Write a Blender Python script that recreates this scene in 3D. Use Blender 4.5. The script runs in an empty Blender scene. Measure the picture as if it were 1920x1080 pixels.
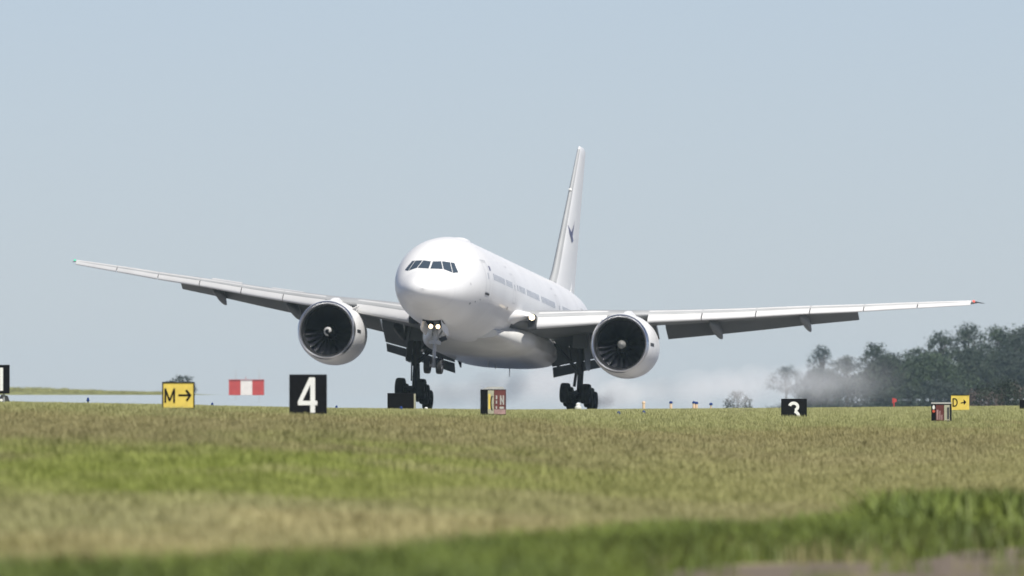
import bpy, bmesh, math, random
import numpy as np
from mathutils import Vector, Matrix
from mathutils.bvhtree import BVHTree

random.seed(7)
rng = np.random.default_rng(7)
R = math.radians
sc = bpy.context.scene
col = sc.collection

# ------------------------------------------------------------------ camera
F = 43300.0            # focal length in pixels of a 1920 px wide frame (about 812 mm)
YH = 740.0             # image row of eye level
EYE = 1.5
cam_d = bpy.data.cameras.new("camera")
cam = bpy.data.objects.new("camera", cam_d)
col.objects.link(cam)
cam.location = (0, 0, EYE)
cam.rotation_euler = (R(90) + math.atan((YH - 540) / F), 0, 0)
cam_d.sensor_width = 36
cam_d.lens = F * 36 / 1920
cam_d.clip_start = 1
cam_d.clip_end = 60000
cam_d.dof.use_dof = True
cam_d.dof.focus_distance = 1000
cam_d.dof.aperture_fstop = 6.4
sc.camera = cam

# ------------------------------------------------------------------ sky and sun
SUN_EL, SUN_AZ = R(54), R(26)          # azimuth counted from straight behind the camera towards the right
sun_vec = Vector((math.sin(SUN_AZ) * math.cos(SUN_EL), -math.cos(SUN_AZ) * math.cos(SUN_EL), math.sin(SUN_EL)))
w = bpy.data.worlds.new("World")
sc.world = w
w.use_nodes = True
nt = w.node_tree
nt.nodes.clear()
wo = nt.nodes.new("ShaderNodeOutputWorld")
bg = nt.nodes.new("ShaderNodeBackground")
sky = nt.nodes.new("ShaderNodeTexSky")
sky.sky_type = 'NISHITA'
sky.sun_disc = False
sky.sun_elevation = SUN_EL
sky.sun_rotation = math.atan2(sun_vec.x, sun_vec.y)
sky.altitude = 700
sky.air_density = 0.5
sky.dust_density = 0.42
sky.ozone_density = 2.0
bg.inputs[1].default_value = 0.079
tc = nt.nodes.new("ShaderNodeTexCoord")
sx = nt.nodes.new("ShaderNodeSeparateXYZ")
ab = nt.nodes.new("ShaderNodeMath"); ab.operation = 'ABSOLUTE'
cx = nt.nodes.new("ShaderNodeCombineXYZ")
nt.links.new(tc.outputs["Generated"], sx.inputs[0])
nt.links.new(sx.outputs[0], cx.inputs[0]); nt.links.new(sx.outputs[1], cx.inputs[1])
nt.links.new(sx.outputs[2], ab.inputs[0]); nt.links.new(ab.outputs[0], cx.inputs[2])
nt.links.new(cx.outputs[0], sky.inputs[0])
wb = nt.nodes.new("ShaderNodeVectorMath"); wb.operation = 'MULTIPLY'      # the photograph's white balance
wb.inputs[1].default_value = (1.06, 0.955, 0.955)
nt.links.new(sky.outputs[0], wb.inputs[0])
nt.links.new(wb.outputs[0], bg.inputs[0])
nt.links.new(bg.outputs[0], wo.inputs[0])

sd = bpy.data.lights.new("sun", 'SUN')
sd.energy = 4.5
sd.angle = R(0.53)
sd.color = (1.0, 0.96, 0.9)
so = bpy.data.objects.new("sun", sd)
col.objects.link(so)
so.location = sun_vec * 300
so.rotation_euler = sun_vec.to_track_quat('Z', 'Y').to_euler()

sc.view_settings.view_transform = 'Standard'
sc.view_settings.look = 'None'
sc.view_settings.exposure = 0.25
sc.view_settings.gamma = 1.0
sc.view_settings.use_curve_mapping = False
sc.render.engine = 'CYCLES'
sc.cycles.use_denoising = True
sc.cycles.max_bounces = 8
sc.cycles.volume_bounces = 4
sc.cycles.volume_max_steps = 256


def at(u, v, d):
    """the point at distance d seen at a given place of the 1920 x 1080 frame"""
    return Vector(((u - 960) * d / F, d, EYE + (YH - v) * d / F))


# ------------------------------------------------------------------ materials
MATS = {}


def pmat(name, colr, rough=0.5, metal=0.0, coat=0.0, var=0.0, vscale=1.0, bump=0.0, emit=None, estr=0.0, spec=0.5):
    m = bpy.data.materials.new(name)
    m.use_nodes = True
    n = m.node_tree.nodes
    l = m.node_tree.links
    b = n["Principled BSDF"]
    b.inputs["Base Color"].default_value = (*colr, 1)
    b.inputs["Roughness"].default_value = rough
    b.inputs["Metallic"].default_value = metal
    b.inputs["Coat Weight"].default_value = coat
    b.inputs["Coat Roughness"].default_value = 0.06
    b.inputs["Specular IOR Level"].default_value = spec
    if emit:
        b.inputs["Emission Color"].default_value = (*emit, 1)
        b.inputs["Emission Strength"].default_value = estr
    if var or bump:
        t = n.new("ShaderNodeTexCoord")
        no = n.new("ShaderNodeTexNoise")
        no.inputs["Scale"].default_value = vscale
        no.inputs["Detail"].default_value = 6
        l.new(t.outputs["Object"], no.inputs["Vector"])
        if var:
            mp = n.new("ShaderNodeMapRange")
            mp.inputs["From Min"].default_value = 0.3
            mp.inputs["From Max"].default_value = 0.7
            mp.inputs["To Min"].default_value = 1 - var
            mp.inputs["To Max"].default_value = 1 + var * 0.4
            l.new(no.outputs["Fac"], mp.inputs["Value"])
            mx = n.new("ShaderNodeVectorMath"); mx.operation = 'SCALE'
            mx.inputs[0].default_value = colr
            l.new(mp.outputs[0], mx.inputs["Scale"])
            l.new(mx.outputs[0], b.inputs["Base Color"])
        if bump:
            bp = n.new("ShaderNodeBump")
            bp.inputs["Strength"].default_value = bump
            bp.inputs["Distance"].default_value = 0.02
            l.new(no.outputs["Fac"], bp.inputs["Height"])
            l.new(bp.outputs[0], b.inputs["Normal"])
    MATS[name] = m
    return m


pmat("white_paint", (0.84, 0.84, 0.83), 0.42, coat=0.12, var=0.05, vscale=0.35)
pmat("wing_white", (0.63, 0.63, 0.62), 0.4, coat=0.2, var=0.07, vscale=0.6)
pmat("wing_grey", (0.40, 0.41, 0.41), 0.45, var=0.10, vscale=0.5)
pmat("shaded_grey", (0.15, 0.16, 0.17), 0.5, var=0.12, vscale=0.6)  # wing grey darkened, the shade of the underside put into the colour
pmat("belly_paint", (0.72, 0.72, 0.69), 0.4, coat=0.2, var=0.14, vscale=0.5)
pmat("polished", (0.80, 0.81, 0.83), 0.28, metal=1.0, var=0.05, vscale=2)
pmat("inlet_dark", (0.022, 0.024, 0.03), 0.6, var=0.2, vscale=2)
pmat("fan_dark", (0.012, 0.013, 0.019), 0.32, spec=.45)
pmat("spinner_dark", (0.008, 0.009, 0.012), 0.6, spec=.2)
pmat("spinner_grey", (0.20, 0.20, 0.19), 0.5)
pmat("mark_white", (0.75, 0.75, 0.72), 0.5)
pmat("glass_dark", (0.055, 0.075, 0.10), 0.1, coat=0.2)
pmat("window_dark", (0.44, 0.46, 0.50), 0.25)
pmat("line_grey", (0.50, 0.51, 0.52), 0.5)
pmat("dark_trim", (0.03, 0.032, 0.036), 0.5)
pmat("bay_dark", (0.03, 0.03, 0.035), 0.7)
pmat("gear_grey", (0.30, 0.31, 0.32), 0.4, var=0.2, vscale=4)
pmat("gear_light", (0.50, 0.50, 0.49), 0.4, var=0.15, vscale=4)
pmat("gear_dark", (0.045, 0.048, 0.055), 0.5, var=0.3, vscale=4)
pmat("tyre", (0.018, 0.018, 0.02), 0.75, var=0.35, vscale=5)
pmat("logo_blue", (0.09, 0.09, 0.19), 0.4)
pmat("lamp", (1, 1, 1), 0.3, emit=(1.0, 0.74, 0.42), estr=4)
pmat("nav_green", (0.02, 0.3, 0.15), 0.3, emit=(0.1, 1.0, 0.6), estr=.5)
pmat("nav_red", (0.4, 0.03, 0.02), 0.3, emit=(1.0, 0.12, 0.06), estr=1.2)
pmat("sign_black", (0.006, 0.0065, 0.009), 0.6, var=0.4, vscale=9, spec=.15)
pmat("sign_white", (0.80, 0.80, 0.78), 0.5, var=0.06, vscale=6)
pmat("sign_yellow", (0.74, 0.56, 0.11), 0.5, var=0.16, vscale=3)
pmat("sign_red", (0.13, 0.036, 0.034), 0.5, var=0.25, vscale=4)
pmat("sign_red_pale", (0.36, 0.23, 0.22), 0.6, var=0.3, vscale=6)
pmat("sign_cream", (0.40, 0.39, 0.29), 0.6, var=0.25, vscale=5)
pmat("cap_grey", (0.45, 0.45, 0.43), 0.6, var=0.2, vscale=4)
pmat("shelter_red", (0.46, 0.06, 0.055), 0.6, var=0.15, vscale=1.5)
pmat("shelter_white", (0.74, 0.71, 0.66), 0.6, var=0.1, vscale=1.5)
pmat("blue_lens", (0.02, 0.05, 0.20), 0.25)
pmat("post_orange", (0.74, 0.55, 0.40), 0.6, var=0.1, vscale=4)
pmat("light_white", (0.75, 0.75, 0.73), 0.4)
pmat("wood", (0.10, 0.08, 0.06), 0.9, var=0.3, vscale=3)


# ------------------------------------------------------------------ mesh helpers
class MB:
    def __init__(self):
        self.v, self.f = [], []

    def add(self, vs, fs):
        o = len(self.v)
        self.v += [tuple(p) for p in vs]
        self.f += [tuple(i + o for i in f) for f in fs]
        return self

    def box(self, c, s, rot=None):
        vs = []
        for i in (-.5, .5):
            for j in (-.5, .5):
                for k in (-.5, .5):
                    p = Vector((i * s[0], j * s[1], k * s[2]))
                    if rot is not None:
                        p = rot @ p
                    vs.append(p + Vector(c))
        return self.add(vs, [(0, 1, 3, 2), (4, 6, 7, 5), (0, 4, 5, 1), (2, 3, 7, 6), (0, 2, 6, 4), (1, 5, 7, 3)])

    def loft(self, secs, closed=True, cap=True):
        n = len(secs[0])
        vs = [p for s in secs for p in s]
        fs = []
        for a in range(len(secs) - 1):
            for i in range(n if closed else n - 1):
                j = (i + 1) % n
                fs.append((a * n + i, a * n + j, (a + 1) * n + j, (a + 1) * n + i))
        if cap and closed:
            fs.append(tuple(range(n))[::-1])
            fs.append(tuple((len(secs) - 1) * n + i for i in range(n)))
        return self.add(vs, fs)

    def tube(self, a, b, r0, r1=None, n=12):
        a, b = Vector(a), Vector(b)
        r1 = r0 if r1 is None else r1
        z = (b - a).normalized()
        x = z.orthogonal().normalized()
        y = z.cross(x)
        ring = lambda c, r: [c + x * r * math.cos(2 * math.pi * i / n) + y * r * math.sin(2 * math.pi * i / n) for i in range(n)]
        return self.loft([ring(a, r0), ring(b, r1)])

    def revolve(self, prof, origin, axis='Y', n=48, close=False):
        """prof: (along, radius) pairs"""
        o = Vector(origin)
        secs = []
        for a, r in prof:
            ring = []
            for i in range(n):
                t = 2 * math.pi * i / n
                if axis == 'Y':
                    ring.append(o + Vector((r * math.cos(t), a, r * math.sin(t))))
                elif axis == 'X':
                    ring.append(o + Vector((a, r * math.cos(t), r * math.sin(t))))
                else:
                    ring.append(o + Vector((r * math.cos(t), r * math.sin(t), a)))
            secs.append(ring)
        if close:
            secs.append(secs[0])
        return self.loft(secs, cap=False)

    def build(self, name, mat, parent=None, smooth=True, off=None, angle=35):
        me = bpy.data.meshes.new(name)
        vs = self.v
        if off is not None:
            vs = [(p[0] - off[0], p[1] - off[1], p[2] - off[2]) for p in vs]
        me.from_pydata(vs, [], self.f)
        bm = bmesh.new(); bm.from_mesh(me)
        bmesh.ops.recalc_face_normals(bm, faces=bm.faces)
        bm.to_mesh(me); bm.free()
        me.materials.append(MATS[mat] if isinstance(mat, str) else mat)
        if smooth:
            me.polygons.foreach_set("use_smooth", [True] * len(me.polygons))
            me.set_sharp_from_angle(angle=R(angle))
        o = bpy.data.objects.new(name, me)
        col.objects.link(o)
        if parent is not None:
            o.parent = parent
        return o


def tag(o, label=None, cat=None, group=None, kind=None):
    if label: o["label"] = label
    if cat: o["category"] = cat
    if group: o["group"] = group
    if kind: o["kind"] = kind
    return o


def empty(name, loc=(0, 0, 0), rz=0.0):
    o = bpy.data.objects.new(name, None)
    col.objects.link(o)
    o.location = loc
    o.rotation_euler = (0, 0, rz)
    return o


def interp(x, xs, ys):
    return float(np.interp(x, xs, ys))


def sstep(a, b, x):
    t = min(1, max(0, (x - a) / (b - a)))
    return t * t * (3 - 2 * t)


# ------------------------------------------------------------------ ground
GRASS_H = 0.2
RUN_REL = -1.04                        # runway surface below eye level
CU = (-400, 0, 335, 578, 960, 1490, 1920, 2300)
DC = (735, 740, 750, 760, 860, 1150, 1150, 1150)
YC = (750, 752.5, 759, 765.5, 769.5, 764.5, 760.5, 757)
SLOPE_P = 2.6


def ground_rel(x, d):
    """height of the ground relative to eye level"""
    u = 960 + x * F / max(d, 400)
    u = min(max(u, -400), 2300)
    dc, yc = interp(u, CU, DC), interp(u, CU, YC)
    crest = -(yc - YH) * dc / F - GRASS_H
    if d <= dc:
        t = (d - 150) / (dc - 150)
        if d < 150:
            return -345 * 150 / F - GRASS_H
        y = yc + (1085 - yc) * max(0, 1 - t) ** SLOPE_P
        return -(y - YH) * d / F - GRASS_H
    base = RUN_REL - 0.03
    h = crest + (base - crest) * sstep(dc, 1330, d)
    far = (-0.05 - base) * min(1, max(0, (d - 1650) / 700)) * sstep(20, -26, x)
    return h + far


def gz(x, d):
    return EYE + ground_rel(x, d)


def g_rows():
    r = list(np.linspace(-60, 140, 9)) + list(np.linspace(150, 1400, 90)) + list(np.linspace(1420, 2600, 40)) + list(np.geomspace(2650, 9000, 14))
    return r


g_cols = [-900, -500, -300, -200, -140, -100, -80, -65] + list(np.linspace(-55, 55, 61)) + [65, 80, 100, 140, 200, 300, 500, 900]
rows = g_rows()
gv = [(x, d, gz(x, d)) for d in rows for x in g_cols]
nc = len(g_cols)
gf = [(a * nc + i, a * nc + i + 1, (a + 1) * nc + i + 1, (a + 1) * nc + i) for a in range(len(rows) - 1) for i in range(nc - 1)]


def field_colour(m, tips=False):
    """grass colour over the field: stands of different grasses, in bands across the view and in patches"""
    n, l = m.node_tree.nodes, m.node_tree.links
    geo = n.new("ShaderNodeNewGeometry")
    sep = n.new("ShaderNodeSeparateXYZ")
    l.new(geo.outputs["Position"], sep.inputs[0])
    # patches stretched along the view
    mp = n.new("ShaderNodeMapping")
    mp.inputs["Scale"].default_value = (0.16, 0.022, 0.0)
    l.new(geo.outputs["Position"], mp.inputs["Vector"])
    n1 = n.new("ShaderNodeTexNoise"); n1.inputs["Scale"].default_value = 1.0; n1.inputs["Detail"].default_value = 4
    l.new(mp.outputs[0], n1.inputs["Vector"])
    mp2 = n.new("ShaderNodeMapping")
    mp2.inputs["Scale"].default_value = (0.9, 0.12, 0.0)
    l.new(geo.outputs["Position"], mp2.inputs["Vector"])
    n2 = n.new("ShaderNodeTexNoise"); n2.inputs["Scale"].default_value = 1.0; n2.inputs["Detail"].default_value = 5
    l.new(mp2.outputs[0], n2.inputs["Vector"])
    # distance warped by the patch noise: (y + (n1-.5)*190 + x*4) / 1000
    a = n.new("ShaderNodeMath"); a.operation = 'MULTIPLY_ADD'
    l.new(n1.outputs["Fac"], a.inputs[0]); a.inputs[1].default_value = 360.0; a.inputs[2].default_value = -180.0
    b = n.new("ShaderNodeMath"); b.operation = 'ADD'
    l.new(a.outputs[0], b.inputs[0]); l.new(sep.outputs[1], b.inputs[1])
    xm = n.new("ShaderNodeMath"); xm.operation = 'MULTIPLY_ADD'
    l.new(sep.outputs[0], xm.inputs[0]); xm.inputs[1].default_value = -6.0; l.new(b.outputs[0], xm.inputs[2])
    dv = n.new("ShaderNodeMath"); dv.operation = 'DIVIDE'
    l.new(xm.outputs[0], dv.inputs[0]); dv.inputs[1].default_value = 1000.0
    rp = n.new("ShaderNodeValToRGB")
    cr = rp.color_ramp
    stops = [(0.150, (0.22, 0.22, 0.075)), (0.185, (0.28, 0.265, 0.105)), (0.225, (0.38, 0.34, 0.17)),
             (0.27, (0.31, 0.305, 0.145)), (0.315, (0.275, 0.28, 0.115)), (0.355, (0.20, 0.25, 0.040)), (0.42, (0.195, 0.235, 0.048)),
             (0.47, (0.215, 0.215, 0.085)), (0.53, (0.235, 0.217, 0.10)), (0.61, (0.245, 0.225, 0.10)), (0.67, (0.265, 0.275, 0.115)),
             (0.84, (0.31, 0.32, 0.145))]
    while len(cr.elements) < len(stops):
        cr.elements.new(0.5)
    for e, (p, c) in zip(cr.elements, stops):
        e.position = p
        e.color = (*c, 1)
    l.new(dv.outputs[0], rp.inputs["Fac"])
    xr = n.new("ShaderNodeMapRange")
    xr.inputs["From Min"].default_value = -3.5; xr.inputs["From Max"].default_value = 5.0
    xr.inputs["To Min"].default_value = 0.05; xr.inputs["To Max"].default_value = 0.80
    xq = n.new("ShaderNodeMath"); xq.operation = 'MULTIPLY_ADD'
    l.new(n2.outputs["Fac"], xq.inputs[0]); xq.inputs[1].default_value = 9.0; l.new(sep.outputs[0], xq.inputs[2])
    xo = n.new("ShaderNodeMath"); xo.operation = 'ADD'; l.new(xq.outputs[0], xo.inputs[0]); xo.inputs[1].default_value = -4.5
    l.new(xo.outputs[0], xr.inputs["Value"])
    near = n.new("ShaderNodeMapRange")
    near.inputs["From Min"].default_value = 520; near.inputs["From Max"].default_value = 640
    near.inputs["To Min"].default_value = 1; near.inputs["To Max"].default_value = 0
    l.new(sep.outputs[1], near.inputs["Value"])
    xf = n.new("ShaderNodeMath"); xf.operation = 'MULTIPLY'; l.new(xr.outputs[0], xf.inputs[0]); l.new(near.outputs[0], xf.inputs[1])
    straw = n.new("ShaderNodeMix"); straw.data_type = 'RGBA'
    l.new(xf.outputs[0], straw.inputs["Factor"]); l.new(rp.outputs[0], straw.inputs["A"])
    straw.inputs["B"].default_value = (0.285, 0.265, 0.125, 1)
    hs = n.new("ShaderNodeHueSaturation")
    mr = n.new("ShaderNodeMapRange")
    mr.inputs["From Min"].default_value = 0.25; mr.inputs["From Max"].default_value = 0.75
    mr.inputs["To Min"].default_value = 0.72; mr.inputs["To Max"].default_value = 1.38
    l.new(n2.outputs["Fac"], mr.inputs["Value"])
    l.new(mr.outputs[0], hs.inputs["Value"])
    l.new(straw.outputs["Result"], hs.inputs["Color"])
    out = hs.outputs[0]
    if tips:
        at_ = n.new("ShaderNodeAttribute"); at_.attribute_name = "tip"
        mt = n.new("ShaderNodeMath"); mt.operation = 'MULTIPLY'
        l.new(at_.outputs["Fac"], mt.inputs[0]); mt.inputs[1].default_value = 0.22
        mix = n.new("ShaderNodeMix"); mix.data_type = 'RGBA'
        l.new(mt.outputs[0], mix.inputs["Factor"])
        l.new(out, mix.inputs["A"])
        mix.inputs["B"].default_value = (0.36, 0.31, 0.16, 1)
        out = mix.outputs["Result"]
    return out, sep, n1, n2


gm = bpy.data.materials.new("field_ground"); gm.use_nodes = True
o_, sep_, n1_, n2_ = field_colour(gm)
n, l = gm.node_tree.nodes, gm.node_tree.links
soil = n.new("ShaderNodeMix"); soil.data_type = 'RGBA'
# bare soil in the nearest strip, lower right
sm = n.new("ShaderNodeMath"); sm.operation = 'MULTIPLY_ADD'
l.new(sep_.outputs[0], sm.inputs[0]); sm.inputs[1].default_value = -13.2; l.new(sep_.outputs[1], sm.inputs[2])
sn = n.new("ShaderNodeMath"); sn.operation = 'MULTIPLY_ADD'
l.new(n2_.outputs["Fac"], sn.inputs[0]); sn.inputs[1].default_value = 20.0; l.new(sm.outputs[0], sn.inputs[2])
sr = n.new("ShaderNodeMapRange"); sr.inputs["From Min"].default_value = 199; sr.inputs["From Max"].default_value = 210
sr.inputs["To Min"].default_value = 1; sr.inputs["To Max"].default_value = 0
l.new(sn.outputs[0], sr.inputs["Value"])
l.new(sr.outputs[0], soil.inputs["Factor"])
l.new(o_, soil.inputs["A"]); soil.inputs["B"].default_value = (0.165, 0.135, 0.105, 1)
l.new(soil.outputs["Result"], n["Principled BSDF"].inputs["Base Color"])
n["Principled BSDF"].inputs["Roughness"].default_value = 0.95
n["Principled BSDF"].inputs["Specular IOR Level"].default_value = 0.1
MATS["field_ground"] = gm
gmb = MB(); gmb.add(gv, gf)
tag(gmb.build("ground", "field_ground"), "grassy airfield ground rising to a low crest before the runway", kind="structure")

# pavement: runway along the aircraft's track and the apron beyond, mirror-smooth to imitate the mirage
YAW, PIT, ROL = 0.1576, 0.069, 0.0458
pave = pmat("pavement", (0.31, 0.30, 0.28), 0.0, var=0.1, vscale=0.03)  # zero roughness: its sky reflection stands in for the mirage
pmat("runway_surface", (0.25, 0.24, 0.225), 0.0, var=0.12, vscale=0.05)


def sheet(name, rows_, colsf, mat, lift, label):
    vs, fs = [], []
    k = None
    for d in rows_:
        xs = colsf(d)
        k = len(xs)
        vs += [(x, d, gz(x, d) + lift) for x in xs]
    for a in range(len(rows_) - 1):
        for i in range(k - 1):
            fs.append((a * k + i, a * k + i + 1, (a + 1) * k + i + 1, (a + 1) * k + i))
    mb = MB(); mb.add(vs, fs)
    return tag(mb.build(name, mat), label, kind="structure")


prow = [r for r in rows if r >= 1345]
sheet("mirage_sheet", prow, lambda d: g_cols, "pavement", 0.022, "mirror-smooth sheet imitating the mirage around and beyond the runway")
run_x = lambda d: -0.71 + (d - 1520) * math.tan(YAW)
sheet("runway", [r for r in rows if 1345 <= r <= 4600], lambda d: [run_x(d) + k for k in (-24, -12, -0.6, 0.6, 12, 24)], "runway_surface", 0.030,
      "grey runway under the landing airliner")
mk = MB()
for i in range(24):
    d0 = 1380 + i * 60
    vs = [(run_x(d0) - .45, d0), (run_x(d0) + .45, d0), (run_x(d0 + 36) + .45, d0 + 36), (run_x(d0 + 36) - .45, d0 + 36)]
    mk.add([(x, y, gz(x, y) + 0.036) for x, y in vs], [(0, 1, 2, 3)])
tag(mk.build("runway_marking", "mark_white", smooth=False), "white dashed centreline painted on the runway", kind="structure")

# far grass bank at the left
bk = MB()
secs = []
for i in range(61):
    x = -190 + i * 2.6
    d = 3000
    k = sstep(-46, -66, x)
    top = (0.16 + 0.75 * k + 0.06 * math.sin(i * 1.9) + 0.05 * math.sin(i * 4.1)) * sstep(-36, -46, x)
    zb = gz(x, d) + .02
    secs.append([(x, d - 8, zb - .05), (x, d - 5, zb + top * .55), (x, d, zb + top), (x, d + 10, zb + top * .9), (x, d + 24, zb - .1)])
bk.loft(secs, closed=False, cap=False)
bankm = pmat("bank_grass", (0.21, 0.22, 0.085), 0.95, var=0.35, vscale=0.8)
tag(bk.build("grass_bank", bankm), "low far grass bank beyond the pavement at the left", kind="structure")

# ------------------------------------------------------------------ the airliner
O = Vector((0, 31.77, -6.39))


def rotm(yaw, pit, rol):
    cy, sy = math.cos(yaw), math.sin(yaw)
    cp, sp = math.cos(pit), math.sin(pit)
    cr, sr = math.cos(rol), math.sin(rol)
    Rz = Matrix(((cy, sy, 0), (-sy, cy, 0), (0, 0, 1)))
    Rx = Matrix(((1, 0, 0), (0, cp, sp), (0, -sp, cp)))
    Ry = Matrix(((cr, 0, sr), (0, 1, 0), (-sr, 0, cr)))
    return Rz @ Rx @ Ry


PM = rotm(YAW, PIT, ROL)
PT = Vector((-0.71, 1520, EYE + 5.625))
plane = empty("airliner")
base = PT + PM @ Vector((0, 0, O.z))
plane.matrix_world = Matrix.Translation(base) @ PM.to_4x4()
tag(plane, "white twin-engine airliner touching down nose-up with landing lights on", "airplane")


def part(mb, name, mat, parent=None, smooth=True, angle=35):
    return mb.build(name, mat, parent or plane, smooth, off=O, angle=angle)


# ---- fuselage
FX = (0, .12, .35, .8, 1.4, 2.0, 2.6, 3.2, 4.0, 5.0, 6.5, 8.0, 10.0, 41.0, 44, 47, 50, 53, 56, 59, 61.5, 63.0)
FT = (-.95, -.64, -.39, -.09, .17, .42, .78, 1.22, 1.74, 2.22, 2.68, 2.93, 3.1, 3.1, 3.1, 3.08, 3.02, 2.93, 2.80, 2.62, 2.42, 2.2)
FB = (-.95, -1.29, -1.55, -1.84, -2.07, -2.26, -2.41, -2.56, -2.71, -2.85, -2.99, -3.06, -3.1, -3.1, -2.85, -2.35, -1.7, -.98, -.2, .6, 1.25, 1.7)
FW = (0.01, .48, .85, 1.23, 1.57, 1.84, 2.05, 2.25, 2.47, 2.69, 2.92, 3.04, 3.1, 3.1, 3.08, 2.98, 2.78, 2.45, 1.98, 1.32, .7, .12)


def smooth_tab(xs, ys):
    # monotone cubic through the table
    xs, ys = np.array(xs, float), np.array(ys, float)
    h = np.diff(xs); dl = np.diff(ys) / h
    m = np.zeros_like(ys)
    for i in range(1, len(xs) - 1):
        if dl[i - 1] * dl[i] > 0:
            w1, w2 = 2 * h[i] + h[i - 1], h[i] + 2 * h[i - 1]
            m[i] = (w1 + w2) / (w1 / dl[i - 1] + w2 / dl[i])
    m[0], m[-1] = dl[0], dl[-1]

    def f(x):
        i = int(np.clip(np.searchsorted(xs, x) - 1, 0, len(xs) - 2))
        t = (x - xs[i]) / h[i]
        return ((1 + 2 * t) * (1 - t) ** 2 * ys[i] + t * (1 - t) ** 2 * h[i] * m[i] + t * t * (3 - 2 * t) * ys[i + 1] + t * t * (t - 1) * h[i] * m[i + 1])
    return f


ft, fb, fw = smooth_tab(FX, FT), smooth_tab(FX, FB), smooth_tab(FX, FW)
NA = 96
stations = [0, .008, .02, .04, .07, .12, .2, .3, .42] + list(np.arange(.55, 10.01, .15)) + list(np.arange(10.5, 41, 1.0)) + list(np.arange(41, 63.01, .7)) + [63.0]
secs = []
for x in stations:
    t, b, wd = ft(x), fb(x), fw(x)
    zc, hh = (t + b) / 2, (t - b) / 2
    wgt = sstep(3.5, 9, x)
    secs.append([(wd * math.sin(2 * math.pi * i / NA), x, zc + hh * math.cos(2 * math.pi * i / NA)) for i in range(NA)])
fus = MB(); fus.loft(secs)
bvh_f = BVHTree.FromPolygons([Vector(p) for p in fus.v], [f for f in fus.f])
# open the nose gear bay
keep = []
for f in fus.f:
    c = sum((Vector(fus.v[i]) for i in f), Vector()) / len(f)
    if len(f) == 4 and 4.35 < c.y < 6.9 and abs(c.x) < .60 and c.z < -2:
        continue
    keep.append(f)
fus.f = keep
fuselage = part(fus, "fuselage", "white_paint", angle=60)
bay = MB()
bay.loft([[(sx_ * .66, y, z) for sx_, z in ((-1, -2.86), (-1, -1.8), (1, -1.8), (1, -2.86))] for y in (4.2, 7.05)], closed=False, cap=False)
bay.add([(-.66, 4.2, -2.8), (.66, 4.2, -2.8), (.66, 4.2, -1.8), (-.66, 4.2, -1.8)], [(0, 1, 2, 3)])
bay.add([(-.66, 7.05, -2.9), (.66, 7.05, -2.9), (.66, 7.05, -1.8), (-.66, 7.05, -1.8)], [(0, 1, 2, 3)])
part(bay, "nose_gear_bay", "bay_dark", fuselage, smooth=False)


def hit_side(y, z, s, off=0.012):
    loc, nor, _, _ = bvh_f.ray_cast(Vector((s * 9, y, z)), Vector((-s, 0, 0)))
    if nor.x * s < 0: nor = -nor
    return loc + nor * off


def patch_side(mb, y0, y1, z0, z1, s, nu=4, nv=6, off=0.012):
    vs = [hit_side(y0 + (y1 - y0) * i / nu, z0 + (z1 - z0) * j / nv, s, off) for j in range(nv + 1) for i in range(nu + 1)]
    mb.add(vs, [(j * (nu + 1) + i, j * (nu + 1) + i + 1, (j + 1) * (nu + 1) + i + 1, (j + 1) * (nu + 1) + i) for j in range(nv) for i in range(nu)])


def pix_hit(u, v, off):
    """where the sight line through a place of the photograph meets the fuselage"""
    p = Vector((0, 0, EYE)); q = at(u, v, 1500) - p
    inv = PM.transposed()
    a = inv @ (p - PT) + Vector((0, 31.77, 0))
    dr = (inv @ q).normalized()
    loc, nor, _, _ = bvh_f.ray_cast(a + dr * 1400, dr)
    if nor.dot(dr) > 0: nor = -nor
    return loc + nor * off


# cockpit windows, measured on one side and mirrored
WIN = [[(805.2, 490.4), (827.2, 489.8), (830.2, 504.6), (804.8, 503.8)],
       [(828.6, 489.9), (843.6, 491.7), (848.2, 511.4), (831.8, 504.8)],
       [(844.8, 491.9), (851.6, 493.0), (859.2, 511.0), (849.4, 512.0)]]
for q in WIN:
    grid = []
    for j in range(7):
        for i in range(7):
            a, b = i / 6, j / 6
            u = (q[0][0] * (1 - a) + q[1][0] * a) * (1 - b) + (q[3][0] * (1 - a) + q[2][0] * a) * b
            v = (q[0][1] * (1 - a) + q[1][1] * a) * (1 - b) + (q[3][1] * (1 - a) + q[2][1] * a) * b
            p_ = pix_hit(u, v, 0.012)
            grid.append(Vector((max(p_.x, .055), p_.y, p_.z)))
    fs = [(j * 7 + i, j * 7 + i + 1, (j + 1) * 7 + i + 1, (j + 1) * 7 + i) for j in range(6) for i in range(6)]
    for s in (1, -1):
        mb = MB(); mb.add([(p.x * s, p.y, p.z) for p in grid], fs)
        part(mb, "cockpit_window", "glass_dark", fuselage)

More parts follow.
